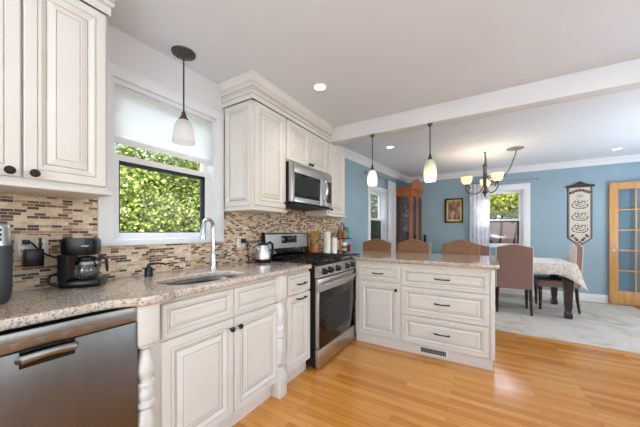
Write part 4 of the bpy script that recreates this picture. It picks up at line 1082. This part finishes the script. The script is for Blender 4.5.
# banner
t = thing('wall_banner', 'cream embroidered wall banner with dark script and pointed bottom', 'wall hanging', (3.352, FARY, 0))
BWd, BTp, BBt = .163, 2.00, 1.09
out = [(-BWd, BTp), (BWd, BTp), (BWd, BBt), (0, BBt-.145), (-BWd, BBt)]
MB().prism(out, -.008, -.003, 'xz').build('border', 'black_thread', t)
sc_ = lambda k, dz=0: [(-BWd+k, BTp-.02), (BWd-k, BTp-.02), (BWd-k, BBt+k*.25), (0, BBt-.145+k*1.25), (-BWd+k, BBt+k*.25)]
MB().prism(sc_(.014), -.0105, -.0081, 'xz').build('border_band', 'banner_green', t)
MB().prism(sc_(.032), -.0125, -.0106, 'xz').build('field', 'banner_cloth', t)
st = MB()
def stroke(pts, w=.008): st.tube([(x, -.0135, z) for x, z in pts], [w*.35]+[w*.72]*(len(pts)-2)+[w*.3], 6, flat=.35)
for zc in (1.685, 1.475, 1.265):
    stroke([tuple(p_[:2]) for p_ in spline([(.095, zc+.01, 0), (.10, zc-.035, 0), (.05, zc-.065, 0), (-.03, zc-.068, 0), (-.09, zc-.045, 0), (-.10, zc, 0), (-.08, zc+.02, 0)], 5)], .009)
    stroke([tuple(p_[:2]) for p_ in spline([(.07, zc-.01, 0), (.03, zc-.035, 0), (-.02, zc-.03, 0), (-.05, zc-.01, 0), (-.02, zc+.005, 0), (.02, zc-.005, 0)], 5)], .008)
    for x in (.075, .035, -.01, -.055): stroke([(x, zc+.075), (x-.008, zc+.04), (x-.004, zc)], .008)
    stroke([tuple(p_[:2]) for p_ in spline([(.08, zc+.035, 0), (.04, zc+.05, 0), (0, zc+.03, 0), (-.04, zc+.05, 0), (-.085, zc+.04, 0)], 5)], .007)
    for x, z in ((.10, zc+.05), (-.03, zc+.08), (.055, zc-.085)): stroke([(x-.008, z), (x, z+.004), (x+.008, z)], .010)
for i in range(12):
    a0 = 2*PI*i/12; stroke([(.045*math.cos(a0), 1.83+.03*math.sin(a0)), (.052*math.cos(a0+.3), 1.83+.036*math.sin(a0+.3))], .006)
stroke([(-.035, 1.83), (0, 1.838), (.035, 1.83)], .008); stroke([(-.03, 1.82), (0, 1.815), (.03, 1.82)], .006)
st.build('script', 'black_thread', t, fix=False)
fl = MB()
for x, z, r_ in ((0, 1.93, .032), (-.085, 1.905, .030), (.085, 1.905, .030), (0, 1.01, .034), (-.06, 1.09, .024), (.06, 1.09, .024), (-.105, 1.12, .02), (.105, 1.12, .02)):
    fl.lathe([(0, -.0138), (r_*.6, -.0145), (r_, -.0126)], (x, 0, z), 'y', 8, cap=False)
fl.build('flower_print', 'banner_red', t)
lf = MB()
for x, z, a in ((-.045, 1.925, .4), (.045, 1.925, -.4), (-.12, 1.89, 1.2), (.12, 1.89, -1.2), (-.035, 1.06, 2.3), (.035, 1.06, -2.3), (-.09, 1.14, .6), (.09, 1.14, -.6)):
    lf.lathe([(0, -.0138), (.012, -.0143), (.024, -.0126)], (x, 0, z), 'y', 6, cap=False)
lf.build('leaves', 'black_thread', t)
cr = [(-.185, 1.985), (.185, 1.985), (.195, 2.005), (.175, 2.018), (.12, 2.025), (.075, 2.042), (.035, 2.07), (0, 2.085), (-.035, 2.07), (-.075, 2.042), (-.12, 2.025), (-.175, 2.018), (-.195, 2.005)]
MB().prism(cr, -.030, -.002, 'xz').build('hanger', 'dark_wood', t)

# french door standing open against the far wall
t = thing('french_door', 'open oak french door with glass panes by the blue wall', 'door', (3.705, 6.335, 0), R(-4))
DWd, DH = .80, 2.015
f = MB(); s = .105
f.box(0, s, 0, .040, .012, DH, bev=.004); f.box(DWd-s, DWd, 0, .040, .012, DH, bev=.004); f.box(0, DWd, 0.001, .039, DH-.115, DH, bev=.004); f.box(0, DWd, 0.001, .039, .012, .235, bev=.004)
f.build('frame', 'door_oak', t)
mu = MB(); z0, z1 = .235, DH-.115
for i in range(1, 5): z = z0+(z1-z0)*i/5; mu.box(s, DWd-s, .008, .032, z-.012, z+.012)
for i in range(1, 3): x = s+(DWd-2*s)*i/3; mu.box(x-.010, x+.010, .0085, .0315, z0, z1)
mu.build('glazing_bars', 'door_oak', t)
MB().box(s, DWd-s, .018, .022, z0, z1).build('pane', 'door_glass', t)
h = MB(); h.lathe([(.028, -.003), (.030, 0), (.030, .006)], (.058, -.006, .90), 'y', 20); h.tube([(.058, -.006, .90), (.058, -.045, .90)], .010, 10)
h.tube([(.058, -.045, .90), (.09, -.050, .902), (.155, -.046, .898)], [.010, .009, .007], 10); h.build('handle', 'chrome', t)

# dining table
TX0, TX1, TY0, TY1 = 1.25, 2.985, 4.88, 5.90
t = thing('dining_table', 'dark wood dining table with carved square legs under the cloth', 'dining table', ((TX0+TX1)/2, (TY0+TY1)/2, .013))
hx, hy = (TX1-TX0)/2, (TY1-TY0)/2
MB().box(-hx, hx, -hy, hy, .715, .745, bev=.006).build('tabletop', 'dark_wood', t)
ap = MB()
ap.box(-hx+.07, hx-.07, -hy+.06, -hy+.085, .63, .715); ap.box(-hx+.07, hx-.07, hy-.085, hy-.06, .63, .715); ap.box(-hx+.06, -hx+.085, -hy+.07, hy-.07, .63, .715); ap.box(hx-.085, hx-.06, -hy+.07, hy-.07, .63, .715)
ap.build('apron', 'dark_wood', t)
for sx in (-1, 1):
    for sy in (-1, 1):
        x, y = sx*(hx-.075), sy*(hy-.075); l_ = MB()
        lay = [(0, .038), (.03, .042), (.06, .040), (.10, .030), (.13, .034), (.18, .038), (.48, .047), (.52, .053), (.54, .046), (.56, .055), (.60, .058), (.715, .058)]
        vs = []
        for z, k in lay: vs += [(x-k, y-k, z), (x+k, y-k, z), (x+k, y+k, z), (x-k, y+k, z)]
        fs = [(4*j+q, 4*j+(q+1) % 4, 4*j+4+(q+1) % 4, 4*j+4+q) for j in range(len(lay)-1) for q in range(4)]+[(3, 2, 1, 0), tuple(4*len(lay)-4+q for q in range(4))]
        l_.add(vs, fs); l_.build('leg', 'dark_wood', t)
# cloth draped over the table
per = []; Zc = .013+.749; Nn = 30
def side(p0, p1, n, drop):
    for i in range(n): u = i/n; per.append((p0[0]+(p1[0]-p0[0])*u, p0[1]+(p1[1]-p0[1])*u, drop))
g = .004
cs = [(TX0-g, TY0-g), (TX1+g, TY0-g), (TX1+g, TY1+g), (TX0-g, TY1+g)]
dr_ = [.145, .20, .15, .20]
for k in range(4): side(cs[k], cs[(k+1) % 4], 44 if k % 2 == 0 else 28, dr_[k])
cxm, cym = (TX0+TX1)/2, (TY0+TY1)/2; n = len(per); rows = [[], [], [], [], [], []]
for i, (x, y, d_) in enumerate(per):
    ox = max(0, 1-min(abs(x-TX0+g), abs(TX1+g-x))/.20) ; oy = max(0, 1-min(abs(y-TY0+g), abs(TY1+g-y))/.20)
    corner = min(ox, oy)
    sx = -1 if x < cxm else 1; sy = -1 if y < cym else 1
    onx = min(abs(x-TX0+g), abs(TX1+g-x)) < 1e-6; ony = min(abs(y-TY0+g), abs(TY1+g-y)) < 1e-6
    nx, ny = (sx if onx else 0), (sy if ony else 0)
    if corner > 0 : nx, ny = nx+sx*.6*corner, ny+sy*.6*corner
    dd = d_+.13*corner**1.6
    wv = .012*math.sin(i*.9)+.008*math.sin(i*2.1+1)
    for j in range(6):
        u = j/5
        off = .004+(.008+wv+.035*corner)*u**1.2 if j else 0
        rows[j].append((x+nx*off, y+ny*off, Zc-dd*u if j else Zc))
vs = [p_ for r_ in rows for p_ in r_]
fs = [(j*n+i, j*n+(i+1) % n, (j+1)*n+(i+1) % n, (j+1)*n+i) for j in range(5) for i in range(n)]+[list(range(n))]
b = MB(); b.add(vs, fs, 0, True); o = b.build('tablecloth', 'lace_cloth', fix=True)
sm = o.modifiers.new('thick', 'SOLIDIFY'); sm.thickness = .002; sm.offset = 1
tag(o, 'white and beige patterned cloth hanging over the dining table', 'tablecloth')

# chairs
def camel(w, z0, zs, zt):
    pts = [(-w/2, z0), (w/2, z0), (w/2, zs-.015), (w/2-.015, zs)]
    for i in range(1, 12): u = i/12; pts.append((w/2-.015-(w-.03)*u, zs+(zt-zs)*(.5-.5*math.cos(2*PI*u))**.8))
    return pts+[(-w/2+.015, zs), (-w/2, zs-.015)]
def back_mesh(w, z0, zs, zt, y0, y1, lean, split=False):
    b = MB(); poly = camel(w, z0, zs, zt); zr = z0; n = len(poly)
    sh = lambda z: lean*(z-z0)
    e = .012; cxx = 0; mid = (z0+zt)/2
    def ins(k): return [((x-cxx)*(1-2*k/w), mid+(z-mid)*(1-2*k/(zt-z0))) for x, z in poly]
    lay = [(y0, ins(e), 0), (y0+e, poly, 0), (y1-e, poly, 1), (y1, ins(e), 1)]
    vs = []
    for y, pl, _ in lay: vs += [(x, y+sh(z), z) for x, z in pl]
    for j in range(3):
        b.add([v for v in vs[j*n:(j+2)*n]], [(i, (i+1) % n, n+(i+1) % n, n+i) for i in range(n)], 1 if j == 2 and split else 0, True)
    b.add(vs[:n], [list(range(n))[::-1]], 0); b.add(vs[-n:], [list(range(n))], 1 if split else 0)
    return b, poly, sh
def dining_chair(label, loc, rot, seat_m='taupe_fabric', front_m='cream_fabric', group='dining chairs'):
    """front of the chair faces local +y, backrest at y = 0"""
    t = thing('dining_chair', label, 'chair', loc, rot, group)
    b, poly, sh = back_mesh(.435, .37, .975, 1.015, 0, .075, -.04, True)
    bk = b.build('backrest', ['taupe_fabric', front_m], t)
    pp = MB(); k = [(x, -.002+sh(z), z) for x, z in poly[1:]]+[(poly[0][0], -.002+sh(poly[0][1]), poly[0][1])]
    pp.tube(k, .004, 6); pp.build('piping', 'cream_fabric', bk)
    s = MB(); s.box(-.235, .235, .03, .50, .36, .455, bev=.022); st_ = s.build('seat', 'taupe_fabric', t)
    s = MB(); s.box(-.228, .228, .077, .495, .45, .478, bev=.013); s.build('cushion', seat_m, st_)
    for sx in (-1, 1):
        l_ = MB(); l_.tube([(sx*.195, .045, .40), (sx*.200, .035, .20), (sx*.205, .01, .0)], [.022, .019, .015], 4); l_.build('leg', 'dark_wood', t)
        l_ = MB(); l_.lathe([(.014, 0), (.020, .02), (.014, .05), (.021, .08), (.016, .11), (.024, .20), (.026, .27), (.020, .29), (.028, .31), (.028, .37)], (sx*.195, .455, 0), 'z', 16); l_.build('leg', 'dark_wood', t)
    return t
rz = .013
dining_chair('taupe upholstered dining chair standing clear of the peninsula, its back to the kitchen', (2.29, 4.80, rz), 0)
dining_chair('taupe dining chair mostly hidden behind the right-hand bar stool', (1.775, 4.80, rz), 0)
dining_chair('dining chair with dark seat at the head of the table below the banner', (3.115, 5.50, rz), PI/2, 'dark_leather')
# bar stools
def bar_stool(label, loc):
    t = thing('bar_stool', label, 'bar stool', loc, 0, 'bar stools at the peninsula')
    b, poly, sh = back_mesh(.44, .70, 1.035, 1.088, .0, .065, .05)
    bk = b.build('backrest', 'tan_leather', t)
    nh = MB()
    pth = [Vector((x*.955, 0, .895+(z-.895)*.955)) for x, z in poly[1:]]
    for a_, b_ in zip(pth, pth[1:]):
        m_ = max(1, int((b_-a_).length/.016))
        for q in range(m_):
            p_ = a_.lerp(b_, q/m_); nh.sphere((p_.x, -.001+sh(p_.z), p_.z), .0042, 6, 4)
    nh.build('nailhead_trim', 'brass', bk)
    s = MB(); s.box(-.22, .22, -.40, .03, .60, .69, bev=.025); s.build('seat', 'tan_leather', t)
    for sx in (-1, 1):
        MB().tube([(sx*.185, .03, .80), (sx*.19, .035, .5), (sx*.20, .05, 0)], [.022, .020, .016], 4).build('leg', 'dark_wood', t)
        MB().tube([(sx*.185, -.37, .62), (sx*.19, -.38, 0)], [.022, .016], 4).build('leg', 'dark_wood', t)
        MB().tube([(sx*.188, -.37, .22), (sx*.195, .04, .22)], .011, 8).build('stretcher', 'dark_wood', t)
    MB().tube([(-.188, -.373, .26), (.188, -.373, .26)], .011, 8).build('footrest', 'dark_wood', t)
    return t
st0 = bar_stool('tan camel-back bar stool behind the peninsula, beside the small window', (.495, 3.99, .013))
copy_tree(st0, (1.045, 3.97, .013), 0, 'tan camel-back bar stool in the middle of the three, in front of the hutch')
copy_tree(st0, (1.655, 3.95, .013), 0, 'tan camel-back bar stool nearest the open end of the peninsula')
# side table with small things beyond the middle stool
t = thing('side_table', 'white side table at the foot of the far wall beside the hutch', 'side table', (.85, 6.22, 0))
MB().box(-.085, .085, -.15, .15, .92, .95, bev=.005).build('table_top', 'trim_white', t)
for sx in (-1, 1):
    for sy in (-1, 1): MB().box(sx*.065-.012, sx*.065+.012, sy*.125-.012, sy*.125+.012, .0, .92).build('leg', 'trim_white', t)
t = thing('cordless_phone', 'black cordless phone on a white side table beside the hutch', 'phone', (.83, 6.16, .95))
MB().box(-.05, .05, -.04, .04, 0, .035, bev=.01).build('cradle', 'black_plastic', t); MB().box(-.025, .025, -.005, .025, .036, .19, bev=.008).build('handset', 'black_plastic', t)
